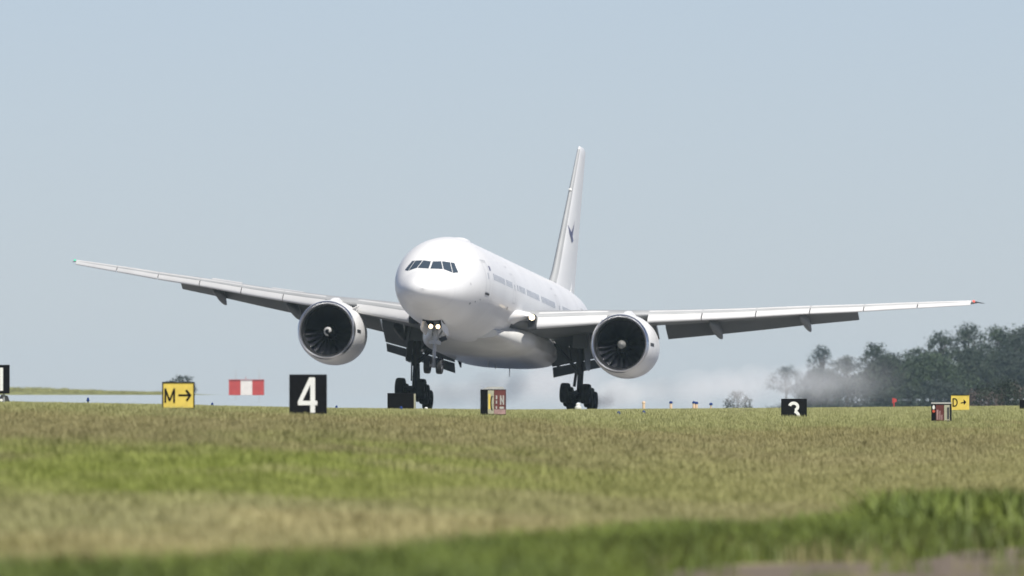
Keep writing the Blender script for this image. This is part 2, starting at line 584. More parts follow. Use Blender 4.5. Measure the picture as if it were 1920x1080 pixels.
# doors: outline, sill, handle
for (y0, y1, z0, z1) in ((7.0, 8.1, -.55, 1.42), (17.3, 18.4, -.50, 1.42), (36.2, 37.3, -.50, 1.42), (47.6, 48.6, -.45, 1.35)):
    for s in (1, -1):
        d = MB()
        t = .035
        patch_side(d, y0, y0 + t * 1.6, z0, z1, s, 1, 10, .007)
        patch_side(d, y1 - t * 1.6, y1, z0, z1, s, 1, 10, .007)
        patch_side(d, y0 + t * 1.6, y1 - t * 1.6, z1 - t, z1, s, 4, 1, .007)
        patch_side(d, y0 + t * 1.6, y1 - t * 1.6, z0, z0 + t, s, 4, 1, .007)
        door = part(d, "door", "line_grey", fuselage)
        if y0 < 10:
            k = MB(); patch_side(k, y0 - .05, y1 + .1, z0 - .16, z0 - .03, s, 4, 2, .02)
            part(k, "door_sill", "dark_trim", fuselage)
            k = MB(); patch_side(k, y0 - .1, y1 + .05, z1 + .05, z1 + .12, s, 4, 2, .01)
            part(k, "door_gutter", "line_grey", fuselage)
        k = MB(); patch_side(k, y0 + .62, y0 + .80, .35, .75, s, 2, 3, .012)
        part(k, "door_window", "window_dark", fuselage)
# cabin windows
ys = []
for a, b in ((9.4, 13.9), (14.6, 15.7), (16.2, 17.0), (19.2, 19.5), (20.0, 22.4), (23.2, 28.5), (29.4, 35.0), (38.4, 46.9)):
    k = a
    while k <= b:
        ys.append(k); k += .533
for s in (1, -1):
    for y in ys:
        m_ = MB(); patch_side(m_, y, y + .27, .42, .82, s, 1, 2, .010)
        part(m_, "cabin_window", "window_dark", fuselage)
# small marks and vents seen on the port side
k = MB(); patch_side(k, 8.45, 8.85, .95, 1.25, 1, 2, 2, .012); part(k, "crest_mark", "logo_blue", fuselage)
for (y, z, a, b) in ((3.9, -.35, .10, .16), (4.6, -1.55, .22, .12), (5.4, -1.35, .18, .08), (6.2, -1.15, .18, .08), (15.8, -1.05, .45, .2), (16.6, 1.75, .5, .07), (36.0, 1.75, .5, .09)):
    k = MB(); patch_side(k, y, y + a, z, z + b, 1, 2, 1, .012); part(k, "vent", "line_grey" if y < 4.2 or z > 1.5 else "gear_grey", fuselage)
# radome seam
seam = MB()
for s0 in range(64):
    a0, a1 = 2 * math.pi * s0 / 64, 2 * math.pi * (s0 + 1) / 64
    vs = []
    for a in (a0, a1):
        for y in (1.86, 1.885):
            t, b, wd = ft(y), fb(y), fw(y)
            vs.append(((wd + .004) * math.sin(a), y, (t + b) / 2 + ((t - b) / 2 + .004) * math.cos(a)))
    seam.add(vs, [(0, 1, 3, 2)])
part(seam, "radome_seam", pmat("seam_grey", (.62, .62, .62), .5), fuselage)
for y0 in (9.0, 13.9, 19.0, 24.6, 30.2, 40.8, 45.6, 51.0):      # skin joints
    m_ = MB()
    for s0 in range(48):
        vs = []
        for a in (2 * math.pi * s0 / 48, 2 * math.pi * (s0 + 1) / 48):
            for y in (y0, y0 + .045):
                t, b, wd = ft(y), fb(y), fw(y)
                vs.append(((wd + .006) * math.sin(a), y, (t + b) / 2 + ((t - b) / 2 + .006) * math.cos(a)))
        m_.add(vs, [(0, 1, 3, 2)])
    part(m_, "skin_joint", "seam_grey", fuselage)
# satellite antenna dome, blade aerials
dome = MB()
secs = []
for i in range(13):
    a = i / 12; y = 12.2 + 2.6 * a
    h = .30 * (max(0, 1 - (2 * a - 1) ** 4)) ** .7 + .01
    wv = .62 * (max(0, 1 - (2 * a - 1) ** 4)) ** .6 + .03
    secs.append([(wv * math.cos(math.pi * j / 10), y, 3.02 + h * math.sin(math.pi * j / 10) ** .7) for j in range(11)])
dome.loft(secs, closed=False, cap=False)
part(dome, "antenna_dome", "white_paint", fuselage)
for (y, z, h) in ((26, 3.08, .35), (21, -3.1, -.4), (27.5, -3.72, -.35), (30.5, -3.72, -.3), (36.5, -3.6, -.5)):
    m_ = MB(); m_.loft([[(-.02, y, z), (.02, y + .02, z), (0.0, y + .3, z)], [(-.01, y + .18, z + h), (.01, y + .2, z + h), (0.0, y + .34, z + h)]])
    part(m_, "blade_aerial", "line_grey", fuselage, smooth=False)

# ---- wing to body fairing
bf = MB()
secs = []
for i in range(49):
    a = i / 48; y = 16.5 + 24.5 * a
    e = sstep(0, .30, a) * sstep(1, .72, a)
    hw = 2.3 + 1.42 * e
    zb = -2.95 - .78 * e
    zt = -2.2 + .85 * e
    zc, hh = (zb + zt) / 2, (zt - zb) / 2
    ring = []
    for j in range(40):
        t = 2 * math.pi * j / 40
        cs, sn = math.cos(t), math.sin(t)
        ring.append((hw * math.copysign(abs(sn) ** .72, sn), y, zc + hh * math.copysign(abs(cs) ** .72, cs)))
    secs.append(ring)
bf.loft(secs)
fairing = part(bf, "belly_fairing", "belly_paint")
for s in (1, -1):
    k = MB(); k.add([(s * 2.9, 20.9, -2.75), (s * 3.15, 20.95, -2.55), (s * 3.2, 21.2, -2.85), (s * 2.95, 21.1, -3.0)], [(0, 1, 2, 3)])

# ---- wings
SP = (3.1, 4.6, 7.4, 12.3, 16, 20, 23.7, 25.4, 30.4)
SZ = (-1.32, -1.10, -.68, -.10, .40, 1.00, 1.50, 1.76, 2.46)
wz = lambda s: interp(s, SP, SZ) if s >= 3.1 else -1.32 - (3.1 - s) * .12
wle = lambda s: 20.3 + (s - 3.1) * .722
wte = lambda s: interp(s, (0, 3.1, 9.8, 30.47), (33.7, 33.8, 34.5, 42.4))
wch = lambda s: wte(s) - wle(s)
wtc = lambda s: interp(s, (1.5, 3.1, 9.8, 20, 30.47), (.125, .12, .092, .088, .092))
wtw = lambda s: R(interp(s, (3.1, 9.8, 30.47), (2.2, 1.0, -1.2)))


def airfoil(t, xs):
    out = []
    for x in xs:
        yt = 5 * t * (.2969 * math.sqrt(x) - .126 * x - .3516 * x * x + .2843 * x ** 3 - .1015 * x ** 4)
        out.append(yt)
    return out


def cam(x):
    return .012 * (2 * x - x * x) + .010 * max(0, x - .55) ** 2


def wpt(s, xc, up, scale=1.0):
    """a point of the wing's skin: up = +1 upper, -1 lower"""
    c, t, a = wch(s), wtc(s), wtw(s)
    yt = airfoil(t, [xc])[0]
    z = cam(xc) + up * yt * scale
    return (s, wle(s) + xc * c * math.cos(a) + z * c * math.sin(a), wz(s) - xc * c * math.sin(a) + z * c * math.cos(a))


XS = [0, .004, .012, .028, .05, .08, .12, .17, .23, .3, .38, .46, .54, .62, .7, .76]


def mirror(pts, sd):
    return [(p[0] * sd, p[1], p[2]) for p in pts]


def slat_section(s, k=1.0):
    c = wch(s)
    cs = interp(s, (3.1, 9.8, 20, 30.4), (.082, .105, .125, .185))
    up = [wpt(s, cs * q, 1) for q in (1, .8, .6, .42, .28, .16, .08, .03, .008, 0)]
    lo = [wpt(s, cs * q, -1) for q in (.02, .06, .10)]
    outer = up + lo
    le = wpt(s, 0, 1)
    pv = outer[0]                                  # upper trailing edge of the slat
    ang = R(29)
    fwd = .64 * cs * c
    q_ = wpt(s, max(.002, cs - fwd / c), 1)
    dn = pv[2] - q_[2] - .045
    th = .10 * cs * c
    ring = []
    for p in outer:
        y, z = p[1] - pv[1], p[2] - pv[2]
        ring.append((s, y, z))
    inner = []
    ctr = (s, cs * c * .05, -.32 * cs * c)
    for (s_, y, z) in ring[::-1]:
        vy, vz = .35 * cs * c * 0 - y + (-.30 * cs * c), -z + (-.30 * cs * c)
        L = math.hypot(vy, vz) or 1
        inner.append((s, y + vy / L * min(th, L * .4), z + vz / L * min(th, L * .4)))
    res = []
    for (s_, y, z) in ring + inner[1:-1]:
        yy = y * math.cos(ang) - z * math.sin(ang) * 0 + 0
        # nose-down rotation about the slat's upper trailing edge
        yr = y * math.cos(ang) - z * math.sin(ang)
        zr = y * math.sin(ang) + z * math.cos(ang)
        res.append((s, pv[1] + yr - fwd, pv[2] + zr - dn))
    return res


def slab_section(s, ly, lz, chord, defl, t=.13):
    """a flap section whose nose is at (ly, lz), drooped by defl"""
    xs = [0, .02, .07, .16, .3, .5, .75, 1.0]
    th = airfoil(t, xs); th[-1] = .004
    pts = [(x, y) for x, y in zip(xs[::-1], th[::-1])] + [(x, -y * .7) for x, y in zip(xs[1:], th[1:])]
    c, sn = math.cos(defl), math.sin(defl)
    return [(s, ly + chord * (x * c + y * sn), lz + chord * (-x * sn + y * c)) for x, y in pts]


def wing_te(s, xc=.80):
    c, a = wch(s), wtw(s)
    z = cam(xc)
    return wle(s) + xc * c * math.cos(a), wz(s) - xc * c * math.sin(a) + z * c


for sd in (1, -1):
    wm = MB()
    secs = []
    for s in [1.5, 3.1, 3.8, 5, 6.5, 8, 9.8, 11.5, 13.5, 16, 18.5, 21, 23.7, 26, 28, 29.4, 29.9, 30.15]:
        tip = 1.0 if s < 29.6 else (.85 if s < 30 else .45)
        up = [wpt(s, x, 1, tip) for x in XS[::-1]]
        lo = [wpt(s, x, -1, tip) for x in XS[1:]]
        secs.append(mirror(up + lo, sd))
    wm.loft(secs)
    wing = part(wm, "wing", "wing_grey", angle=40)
    wing.data.materials.append(MATS["shaded_grey"])
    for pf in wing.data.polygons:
        if pf.normal.z < -.35 or (pf.normal.z < .2 and pf.normal.y > .5): pf.material_index = 1  # down-facing faces get the darkened copy as painted shade
    # slats, a piece at a time
    cuts = [(4.2, 8.3)] + [(10.75 + i * 3.22, 10.75 + (i + 1) * 3.22 - .06) for i in range(6)]
    for a, b in cuts:
        m_ = MB(); m_.loft([mirror(slat_section(a + (b - a) * i / 4), sd) for i in range(5)])
        part(m_, "slat", "wing_white", wing, angle=50)
    # trailing edge: inboard flap, flaperon, outboard flap, aileron
    for nm, a, b, ca, cb, da, db, dy, dz in (("inboard_flap", 3.25, 8.05, 3.3, 2.75, 33, 33, .45, -.16), ("flaperon", 8.2, 10.2, 2.45, 2.2, 24, 24, .12, -.05),
                                             ("outboard_flap", 10.75, 22.7, 1.95, 1.05, 27, 27, .30, -.10), ("aileron", 22.9, 28.2, .98, .72, -2 if sd > 0 else 3, -2 if sd > 0 else 3, .03, 0.0)):
        m_ = MB(); ss = []
        for i in range(5):
            s = a + (b - a) * i / 4; f = i / 4
            y, z = wing_te(s, .78)
            ss.append(mirror(slab_section(s, y + dy * (1 - .4 * f), z + dz, ca + (cb - ca) * f, R(da + (db - da) * f)), sd))
        m_.loft(ss)
        fl = part(m_, nm, "shaded_grey" if "flap" in nm else "wing_grey", wing)
        if nm == "inboard_flap":
            m_ = MB(); ss = []
            for i in range(4):
                s = a + .03 + (b - a - .06) * i / 3
                y, z = wing_te(s, .78)
                f = i / 3; ch = ca + (cb - ca) * f; dd = R(33)
                ss.append(mirror(slab_section(s, y + dy + ch * math.cos(dd) * .98, z + dz - ch * math.sin(dd) - .06, .85 - .15 * f, R(48)), sd))
            m_.loft(ss); part(m_, "aft_flap", "shaded_grey", wing)
    # spoilers
    sp = [(11.4, 13.4), (13.6, 15.9), (16.1, 18.0), (18.1, 20.3)]
    for i, (a, b) in enumerate(sp):
        lift = 22 if (sd < 0 and i in (1, 3)) else 1.2
        m_ = MB(); ss = []
        for j in range(3):
            s = a + (b - a) * j / 2
            p = wpt(s, .64, 1); ch = wch(s) * .13
            dd = R(lift) - wtw(s) - R(5)
            q = [(0, .01), (ch, .02), (ch, .05), (0, .05)]
            ss.append(mirror([(s, p[1] + x * math.cos(dd) - y * math.sin(dd), p[2] + x * math.sin(dd) + y * math.cos(dd)) for x, y in q], sd))
        m_.loft(ss); part(m_, "spoiler", "wing_white" if lift > 10 else "wing_grey", wing, smooth=False)
    # flap track fairings
    for s, y0, ln, r, zt in ((6.7, 29.5, 7.0, .38, None), (14.1, 30.6, 5.8, .33, None), (19.6, 33.6, 5.3, .29, None)):
        m_ = MB(); secs = []
        zb = wpt(s, .6, -1)[2]
        for i in range(15):
            a = i / 14
            rr = r * max(0.03, math.sin(math.pi * min(1, a * .95 + .03))) ** .65
            y = y0 + ln * a
            z = zb - .22 - (.95 * max(0, a - .35) ** 1.2) - .05
            secs.append([(s + rr * .75 * math.cos(2 * math.pi * j / 14), y, z + rr * 1.35 * math.sin(2 * math.pi * j / 14)) for j in range(14)])
        m_.loft([mirror(q, sd) for q in secs])
        part(m_, "flap_fairing", "shaded_grey", wing)
    # slim inboard hinge fairing beside the belly
    m_ = MB()
    m_.loft([mirror([(3.3 - w_, y, zt), (3.3 + w_, y, zt), (3.3 + w_, y + .1, zb_), (3.3 - w_, y + .1, zb_)], sd) for y, zt, zb_, w_ in ((33.2, -1.7, -2.1, .12), (35.2, -2.1, -3.0, .14), (36.7, -2.9, -3.65, .05))])
    part(m_, "hinge_fairing", "gear_dark", wing, smooth=False)
    # navigation light and static wick at the tip
    m_ = MB(); m_.revolve([(-.02, .01), (0, .06), (.18, .075), (.45, .05), (.6, .01)], Vector((sd * 30.16, wle(30.1) + .12, wz(30.1) + .08)), 'Y', 12)
    part(m_, "navigation_light", "nav_red" if sd > 0 else "nav_green", wing)
    m_ = MB(); m_.tube((sd * 30.1, wle(30.1) + .6, wz(30.1) + .06), (sd * 30.62, wle(30.1) + 2.0, wz(30.1) + .08), .06, .015, 8)
    part(m_, "tip_probe", "dark_trim", wing)
    # wing root landing light in its dark housing, inboard of the slat
    y0 = wle(3.7) - .12; zl = wz(3.7) + .05
    m_ = MB(); m_.box((sd * 3.95, y0 + .15, zl - .47), (.50, 1.0, .56)); part(m_, "light_housing", "dark_trim", wing, smooth=False)
    m_ = MB(); m_.revolve([(0, .005), (.0, .185)], (sd * 3.98, 19.98, zl - .03), 'Y', 24)
    part(m_, "landing_light", "lamp", wing)
    m_ = MB(); m_.revolve([(-.01, .19), (.0, .225), (.5, .26), (.75, .2)], (sd * 3.98, 19.98, zl - .03), 'Y', 24)
    part(m_, "lamp_housing", "dark_trim", wing)
    # root fillet ahead of the wing
    m_ = MB(); secs = []
    for i in range(11):
        a = i / 10; s = 2.7 + 1.42 * a
        wd_ = (1 - a) ** 1.6
        y1 = wle(3.1) - 2.6 * wd_ + .72 * a + .1
        zt = wz(3.5) + .32
        secs.append(mirror([(s, y1 + 3, zt + .25), (s, y1 + 1.0, zt + .14), (s, y1 + .25, zt + .02), (s, y1, zt - .13 - .25 * wd_), (s, y1 + .4, zt - .2 - .5 * wd_), (s, y1 + 3, zt - .3 - .5 * wd_)], sd))
    m_.loft(secs); part(m_, "root_fillet", "white_paint", wing, angle=60)

# ---- engines
NAC_OUT = [(.30, 1.925), (.6, 1.985), (1.0, 2.035), (1.6, 2.075), (2.4, 2.10), (3.2, 2.095), (4.0, 2.045), (4.8, 1.95), (5.4, 1.84), (5.75, 1.75)]
LIP = [(.62, 1.615), (.42, 1.63), (.25, 1.665), (.12, 1.71), (.04, 1.765), (0, 1.81), (.03, 1.85), (.10, 1.88), (.20, 1.905), (.30, 1.925)]
ENG_X, ENG_Y, ENG_Z = 9.72, 20.75, -2.6
for sd in (1, -1):
    o = Vector((sd * ENG_X, ENG_Y, ENG_Z))
    m_ = MB(); m_.revolve(NAC_OUT + [(5.70, 1.70), (4.9, 1.72)], o, 'Y', 72)
    eng = part(m_, "engine", "white_paint", angle=50)
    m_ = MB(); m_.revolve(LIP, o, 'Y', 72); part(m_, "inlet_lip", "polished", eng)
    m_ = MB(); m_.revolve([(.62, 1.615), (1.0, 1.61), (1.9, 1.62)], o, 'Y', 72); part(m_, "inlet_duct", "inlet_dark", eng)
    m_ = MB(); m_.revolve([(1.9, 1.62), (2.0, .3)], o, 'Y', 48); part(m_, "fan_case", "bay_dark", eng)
    # blades
    bmv = MB(); nseg = 9
    secs = []
    for i in range(nseg):
        f = i / (nseg - 1)
        r = .50 + 1.10 * f
        sweep = .16 * math.sin(f * math.pi * 1.1) - .10 * f
        chd = .34 + .30 * math.sin(min(1, f * 1.05) * math.pi * .62)
        stag = R(22 + 40 * f)
        tl = .10 * f * f
        pts = []
        for q, tt in ((-.5, 0), (-.2, .014), (.2, .014), (.5, 0), (.2, -.008), (-.2, -.008)):
            tang = chd * q * math.sin(stag) + tt * math.cos(stag) + tl
            ax = 1.42 + chd * q * math.cos(stag) - tt * math.sin(stag) + sweep * .3
            pts.append((tang, ax, r))
        secs.append(pts)
    bmv.loft(secs)
    proto = None
    for k in range(22):
        if proto is None:
            proto = bmv.build("fan_blade", "fan_dark", eng)
            bl = proto
        else:
            bl = proto.copy(); col.objects.link(bl); bl.parent = eng
        bl.location = o - O
        bl.rotation_euler = (0, R(360 / 22 * k + 4), 0)
    spin = [(.72, .005), (.76, .06), (.84, .13), (.98, .25), (1.14, .36), (1.30, .45), (1.42, .50), (1.7, .51)]
    m_ = MB(); m_.revolve(spin, o, 'Y', 40); part(m_, "spinner", "spinner_dark", eng)
    if sd > 0:
        m_ = MB(); m_.revolve([(.712, .004), (.752, .063), (.832, .134), (.972, .256), (1.005, .275)], o, 'Y', 40)
        part(m_, "spinner_tip", "spinner_grey", eng)
    else:
        m_ = MB(); vs = []
        rs = np.array([p[1] for p in spin]); as_ = np.array([p[0] for p in spin])
        N = 26
        for i in range(N + 1):
            f = i / N
            t = R(-60 + 330 * f)
            rc = .09 + .19 * min(1, f * 1.2)
            wdt = .045 + .035 * math.sin(f * math.pi)
            for r in (rc - wdt, rc + wdt):
                r = max(r, .01)
                vs.append(o + Vector((r * math.cos(t), float(np.interp(r, rs, as_)) - .014, r * math.sin(t))))
        m_.add(vs, [(2 * i, 2 * i + 1, 2 * i + 3, 2 * i + 2) for i in range(N)])
        part(m_, "spiral_mark", pmat("spiral_white", (.42, .42, .41), .6), eng)
    # core nozzle and plug
    m_ = MB(); m_.revolve([(4.6, 1.25), (5.5, 1.12), (6.6, .85), (6.7, .80), (6.0, .78)], o, 'Y', 40); part(m_, "core_nozzle", "gear_grey", eng)
    m_ = MB(); m_.revolve([(5.9, .5), (6.8, .42), (7.6, .1), (7.7, .01)], o, 'Y', 28); part(m_, "exhaust_plug", "gear_grey", eng)
    # pylon
    m_ = MB(); secs = []
    for y, zt, zb, wd_ in ((22.0, -.56, -.8, .05), (23.0, -.36, -1.0, .22), (24.3, -.22, -1.2, .27), (26.0, -.36, -1.4, .28), (28.5, -.75, -1.7, .24), (30.6, -1.0, -1.35, .08)):
        secs.append([(sd * ENG_X - wd_, y, zb), (sd * ENG_X + wd_, y, zb), (sd * ENG_X + wd_, y, zt - .12), (sd * ENG_X + wd_ * .5, y, zt), (sd * ENG_X - wd_ * .5, y, zt), (sd * ENG_X - wd_, y, zt - .12)])
    m_.loft(secs); part(m_, "pylon", "white_paint", eng, angle=50)
    # chine on the inboard side and a dark vent on the port side
    a = R(48) if sd < 0 else R(132)
    c0 = o + Vector((2.03 * math.cos(a), 1.3, 2.03 * math.sin(a)))
    nv_ = Vector((math.cos(a), 0, math.sin(a)))
    m_ = MB(); tq = Vector((-math.sin(a), 0, math.cos(a))) * .015
    m_.loft([[c0 - nv_ * .1 + tq, c0 - nv_ * .1 - tq, c0 + nv_ * .02 - tq, c0 + nv_ * .02 + tq],
             [c0 + Vector((0, .9, 0)) - nv_ * .1 + tq, c0 + Vector((0, .9, 0)) - nv_ * .1 - tq, c0 + Vector((0, .9, 0)) + nv_ * .42 - tq, c0 + Vector((0, .9, 0)) + nv_ * .42 + tq],
             [c0 + Vector((0, 1.5, 0)) - nv_ * .1 + tq, c0 + Vector((0, 1.5, 0)) - nv_ * .1 - tq, c0 + Vector((0, 1.5, 0)) + nv_ * .40 - tq, c0 + Vector((0, 1.5, 0)) + nv_ * .40 + tq]])
    part(m_, "chine", "white_paint", eng, smooth=False)
    m_ = MB(); vs = []
    for j in range(4):
        for i in range(6):
            y = .55 + .9 * i / 5; t = R(-1 + 6.0 * j / 3)
            r = float(np.interp(y, [p[0] for p in NAC_OUT], [p[1] for p in NAC_OUT])) + .012
            vs.append(o + Vector((r * math.cos(t), y, r * math.sin(t))))
    m_.add(vs, [(j * 6 + i, j * 6 + i + 1, (j + 1) * 6 + i + 1, (j + 1) * 6 + i) for j in range(3) for i in range(5)])
    part(m_, "nacelle_vent", "gear_dark", eng)
    m_ = MB(); vs = []
    for i in range(65):
        t = 2 * math.pi * i / 64
        for y in (2.55, 2.60):
            r = float(np.interp(y, [p[0] for p in NAC_OUT], [p[1] for p in NAC_OUT])) + .006
            vs.append(o + Vector((r * math.cos(t), y, r * math.sin(t))))
    m_.add(vs, [(2 * i, 2 * i + 1, 2 * i + 3, 2 * i + 2) for i in range(64)]); part(m_, "cowl_seam", "seam_grey", eng)


# ---- tail
def fin_sec(yl, ch, z, t, sd_axis='Z'):
    xs = [0, .01, .04, .1, .2, .35, .5, .66, .70]
    th = airfoil(t, xs)
    return xs, th


m_ = MB(); secs = []
FZ = (2.4, 3.0, 4.2, 7, 10, 12.5, 12.92, 13.05)
fle = lambda z: interp(z, (2.4, 3.0, 4.2, 13.25), (49.8, 51.5, 53.0, 60.5))
fte = lambda z: interp(z, (2.4, 13.05), (61.6, 63.2))
for z in FZ:
    c = fte(z) - fle(z); t = .095 if z < 13 else .05
    if z < 3.5: t = .075
    xs = [.70, .6, .5, .35, .2, .1, .04, .01, 0]
    th = airfoil(t, xs)
    up = [(y * c, fle(z) + x * c, z) for x, y in zip(xs, th)]
    secs.append(up + [(-p[0], p[1], p[2]) for p in up[-2::-1]])
m_.loft(secs)
fin = part(m_, "tail_fin", "white_paint", angle=40)
m_ = MB(); secs = []
for z in (3.0, 7, 12.3, 12.9):
    c = fte(z) - fle(z); h = airfoil(.095, [.71])[0] * c * (.9 if z < 13 else .6)
    secs.append([(h, fle(z) + .712 * c, z), (0.015, fte(z), z), (-.015, fte(z), z), (-h, fle(z) + .712 * c, z)])
m_.loft(secs); part(m_, "rudder", "white_paint", fin)
# metal leading edge strip
m_ = MB(); secs = []
for z in np.linspace(3.3, 12.85, 12):
    c = fte(z) - fle(z)
    xs = [.045, .02, .006, 0]
    th = airfoil(.095, xs)
    up = [(y * c + .012, fle(z) + x * c - (.015 if x < .01 else .0), z) for x, y in zip(xs, th)]
    secs.append(up + [(-p[0], p[1], p[2]) for p in up[::-1]])
m_.loft(secs, closed=False, cap=False); part(m_, "leading_edge", "wing_grey", fin)
m_ = MB(); m_.revolve([(-.1, .01), (0, .12), (.2, .1), (.3, .01)], (0, fle(9.9) - .1, 9.9), 'Y', 12); part(m_, "fin_light", "lamp" if False else "mark_white", fin)


def fin_skin(y, z):
    c = fte(z) - fle(z); x = min(.995, max(0.001, (y - fle(z)) / c))
    h = airfoil(.095, [x])[0] * c if x < .70 else airfoil(.095, [.71])[0] * c * .9 * (1 - (x - .712) / .288)
    return max(h, .01) + .02


for s in (1, -1):      # swooping bird-like mark on the rudder
    for poly in ([(56.1, 7.45), (56.6, 7.2), (57.6, 6.85), (57.3, 6.6), (56.5, 6.8)], [(57.0, 7.0), (57.6, 6.85), (58.4, 7.95), (58.0, 7.6)], [(56.7, 6.75), (57.5, 6.85), (58.0, 6.5), (57.3, 6.35)]):
        m_ = MB(); m_.add([(s * fin_skin(y, z), y, z) for y, z in poly], [tuple(range(len(poly)))])
        part(m_, "tail_mark", "logo_blue", fin, smooth=False)
for sd in (1, -1):
    m_ = MB(); secs = []
    for s in (.6, 1.6, 4, 7, 10, 10.6, 10.76):
        yl = interp(s, (.6, 10.76), (52.9, 60.3)); yt = interp(s, (.6, 10.76), (60.2, 62.6)); c = yt - yl
        z = 1.35 + (s - 1.5) * .10
        xs = [1, .7, .5, .3, .15, .06, .02, 0]
        th = airfoil(.09 if s < 10.5 else .05, xs); th[0] = .002
        up = [(sd * s, yl + x * c, z + y * c) for x, y in zip(xs, th)]
        lo = [(sd * s, yl + x * c, z - y * c) for x, y in zip(xs[-2:0:-1], th[-2:0:-1])]
        secs.append(up + lo)
    m_.loft(secs); part(m_, "tailplane", "wing_grey")


# ---- landing gear
def wheel(parent, c, r, wd_, rim_r):
    h = wd_ / 2
    prof = [(-h * .55, rim_r), (-h * .88, rim_r + .06), (-h, r * .80), (-h * .93, r * .92), (-h * .72, r * .985), (-h * .36, r), (-h * .33, r - .02), (-h * .27, r - .02), (-h * .24, r),
            (h * .24, r), (h * .27, r - .02), (h * .33, r - .02), (h * .36, r), (h * .72, r * .985), (h * .93, r * .92), (h, r * .80), (h * .88, rim_r + .06), (h * .55, rim_r)]
    m_ = MB(); m_.revolve(prof, c, 'X', 40)
    t = part(m_, "tyre", "tyre", parent)
    m_ = MB(); m_.revolve([(-h * .5, .02), (-h * .45, rim_r * .5), (-h * .3, rim_r * .7), (-h * .6, rim_r * 1.01), (h * .6, rim_r * 1.01), (h * .3, rim_r * .7), (h * .45, rim_r * .5), (h * .5, .02)], c, 'X', 28)
    part(m_, "rim", "gear_grey", parent)


# nose gear
m_ = MB()
m_.tube((0, 6.05, -1.9), (0, 5.95, -4.0), .17, .16, 16)
m_.tube((0, 5.95, -4.0), (0, 5.89, -5.5), .11, .11, 16)
m_.tube((-.52, 5.89, -5.53), (.52, 5.89, -5.53), .08, .08, 12)
m_.tube((0, 5.9, -5.36), (0, 5.9, -5.68), .15, .15, 14)
m_.box((0, 5.93, -4.05), (.72, .34, .24))
m_.tube((0, 5.70, -4.1), (0, 5.38, -4.75), .045, .045, 8)
m_.tube((0, 5.38, -4.75), (0, 5.76, -5.3), .045, .045, 8)
m_.tube((-.2, 6.0, -3.7), (-.45, 7.6, -2.6), .06, .06, 8)
m_.tube((.2, 6.0, -3.7), (.45, 7.6, -2.6), .06, .06, 8)
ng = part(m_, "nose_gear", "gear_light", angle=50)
for x in (-.40, .40):
    wheel(ng, (x, 5.89, -5.53), .555, .40, .27)
for s in (-1, 1):
    m_ = MB(); secs = []
    for y in (4.15, 4.5, 5.4, 6.4, 6.75):
        e = .10 if y in (4.15, 6.75) else 0
        zt = fb(y) + .04
        secs.append([(s * .60, y, zt), (s * .65, y, zt), (s * .74, y, zt - .62 + e), (s * .69, y, zt - .62 + e)])
    m_.loft(secs); part(m_, "gear_door", "white_paint", ng, smooth=False)
    m_ = MB(); m_.revolve([(0, .005), (0, .135)], (s * .235 + .03, 5.15, -3.06), 'Y', 20); part(m_, "taxi_light", "lamp", ng)
    m_ = MB(); m_.revolve([(-.02, .138), (.06, .15), (.16, .10), (.2, .01)], (s * .235 + .03, 5.15, -3.06), 'Y', 20); part(m_, "lamp_housing", "gear_dark", ng)
    m_ = MB(); m_.tube((s * .235 + .03, 5.3, -3.08), (s * .12, 5.95, -3.3), .05, .05, 8); part(m_, "light_bracket", "gear_grey", ng)
m_ = MB(); m_.box((.40, 6.6, -3.75), (.5, .05, .3), Matrix.Rotation(R(-25), 3, 'Y')); part(m_, "gear_door", "gear_dark", ng, smooth=False)
# main gear
for sd in (1, -1):
    X = sd * 5.49
    ZA, TILT = (-5.56, R(6)) if sd > 0 else (-5.84, R(10.5))
    az = lambda y: ZA - (y - 31.77) * math.tan(TILT)
    m_ = MB()
    m_.tube((X - sd * .15, 31.4, -.9), (X, 31.75, -4.0), .27, .25, 18)
    m_.tube((X, 31.75, -4.0), (X, 31.77, ZA), .17, .17, 16)
    m_.tube((X, 30.2, az(30.2)), (X, 33.35, az(33.35)), .15, .15, 12)
    for y in (30.32, 31.77, 33.22):
        m_.tube((X - .86, y, az(y)), (X + .86, y, az(y)), .10, .10, 12)
    m_.tube((X, 31.77, ZA + .45), (X, 31.77, ZA - .15), .26, .24, 16)
    m_.tube((X, 31.50, -4.1), (X, 31.1, -4.75), .07, .07, 8)
    m_.tube((X, 31.1, -4.75), (X, 31.5, -5.4), .07, .07, 8)
    m_.tube((X - sd * .22, 31.5, -3.9), (X - sd * .30, 31.5, -4.9), .10, .10, 8)
    m_.tube((X + sd * .24, 31.5, -3.3), (X + sd * .20, 31.6, -5.0), .05, .05, 8)
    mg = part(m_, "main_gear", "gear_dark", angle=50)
    m_ = MB()
    m_.tube((X - sd * .2, 31.6, -3.75), (X - sd * 2.0, 31.7, -1.9), .11, .11, 10)
    m_.tube((X - sd * .1, 31.7, -3.55), (X - sd * .6, 34.2, -1.7), .10, .10, 10)
    m_.tube((X - sd * .6, 31.6, -3.2), (X - sd * .9, 32.2, -2.2), .05, .05, 8)
    part(m_, "brace", "gear_dark", mg)
    for y in (30.32, 31.77, 33.22):
        for x in (-.69, .69):
            wheel(mg, (X + x, y, az(y)), .66, .60, .30)
    m_ = MB()
    m_.loft([[(X + sd * .30, y, -1.15), (X + sd * .40, y, -1.1), (X + sd * .52, y, -3.75 + e), (X + sd * .44, y, -3.75 + e)] for y, e in ((30.6, .15), (30.9, 0), (32.4, 0), (32.7, .2))])
    part(m_, "gear_door", "shaded_grey", mg, smooth=False)
    m_ = MB(); m_.box((X + sd * .05, 30.9, -1.9), (1.0, .10, 1.0)); part(m_, "gear_door", "shaded_grey", mg, smooth=False)

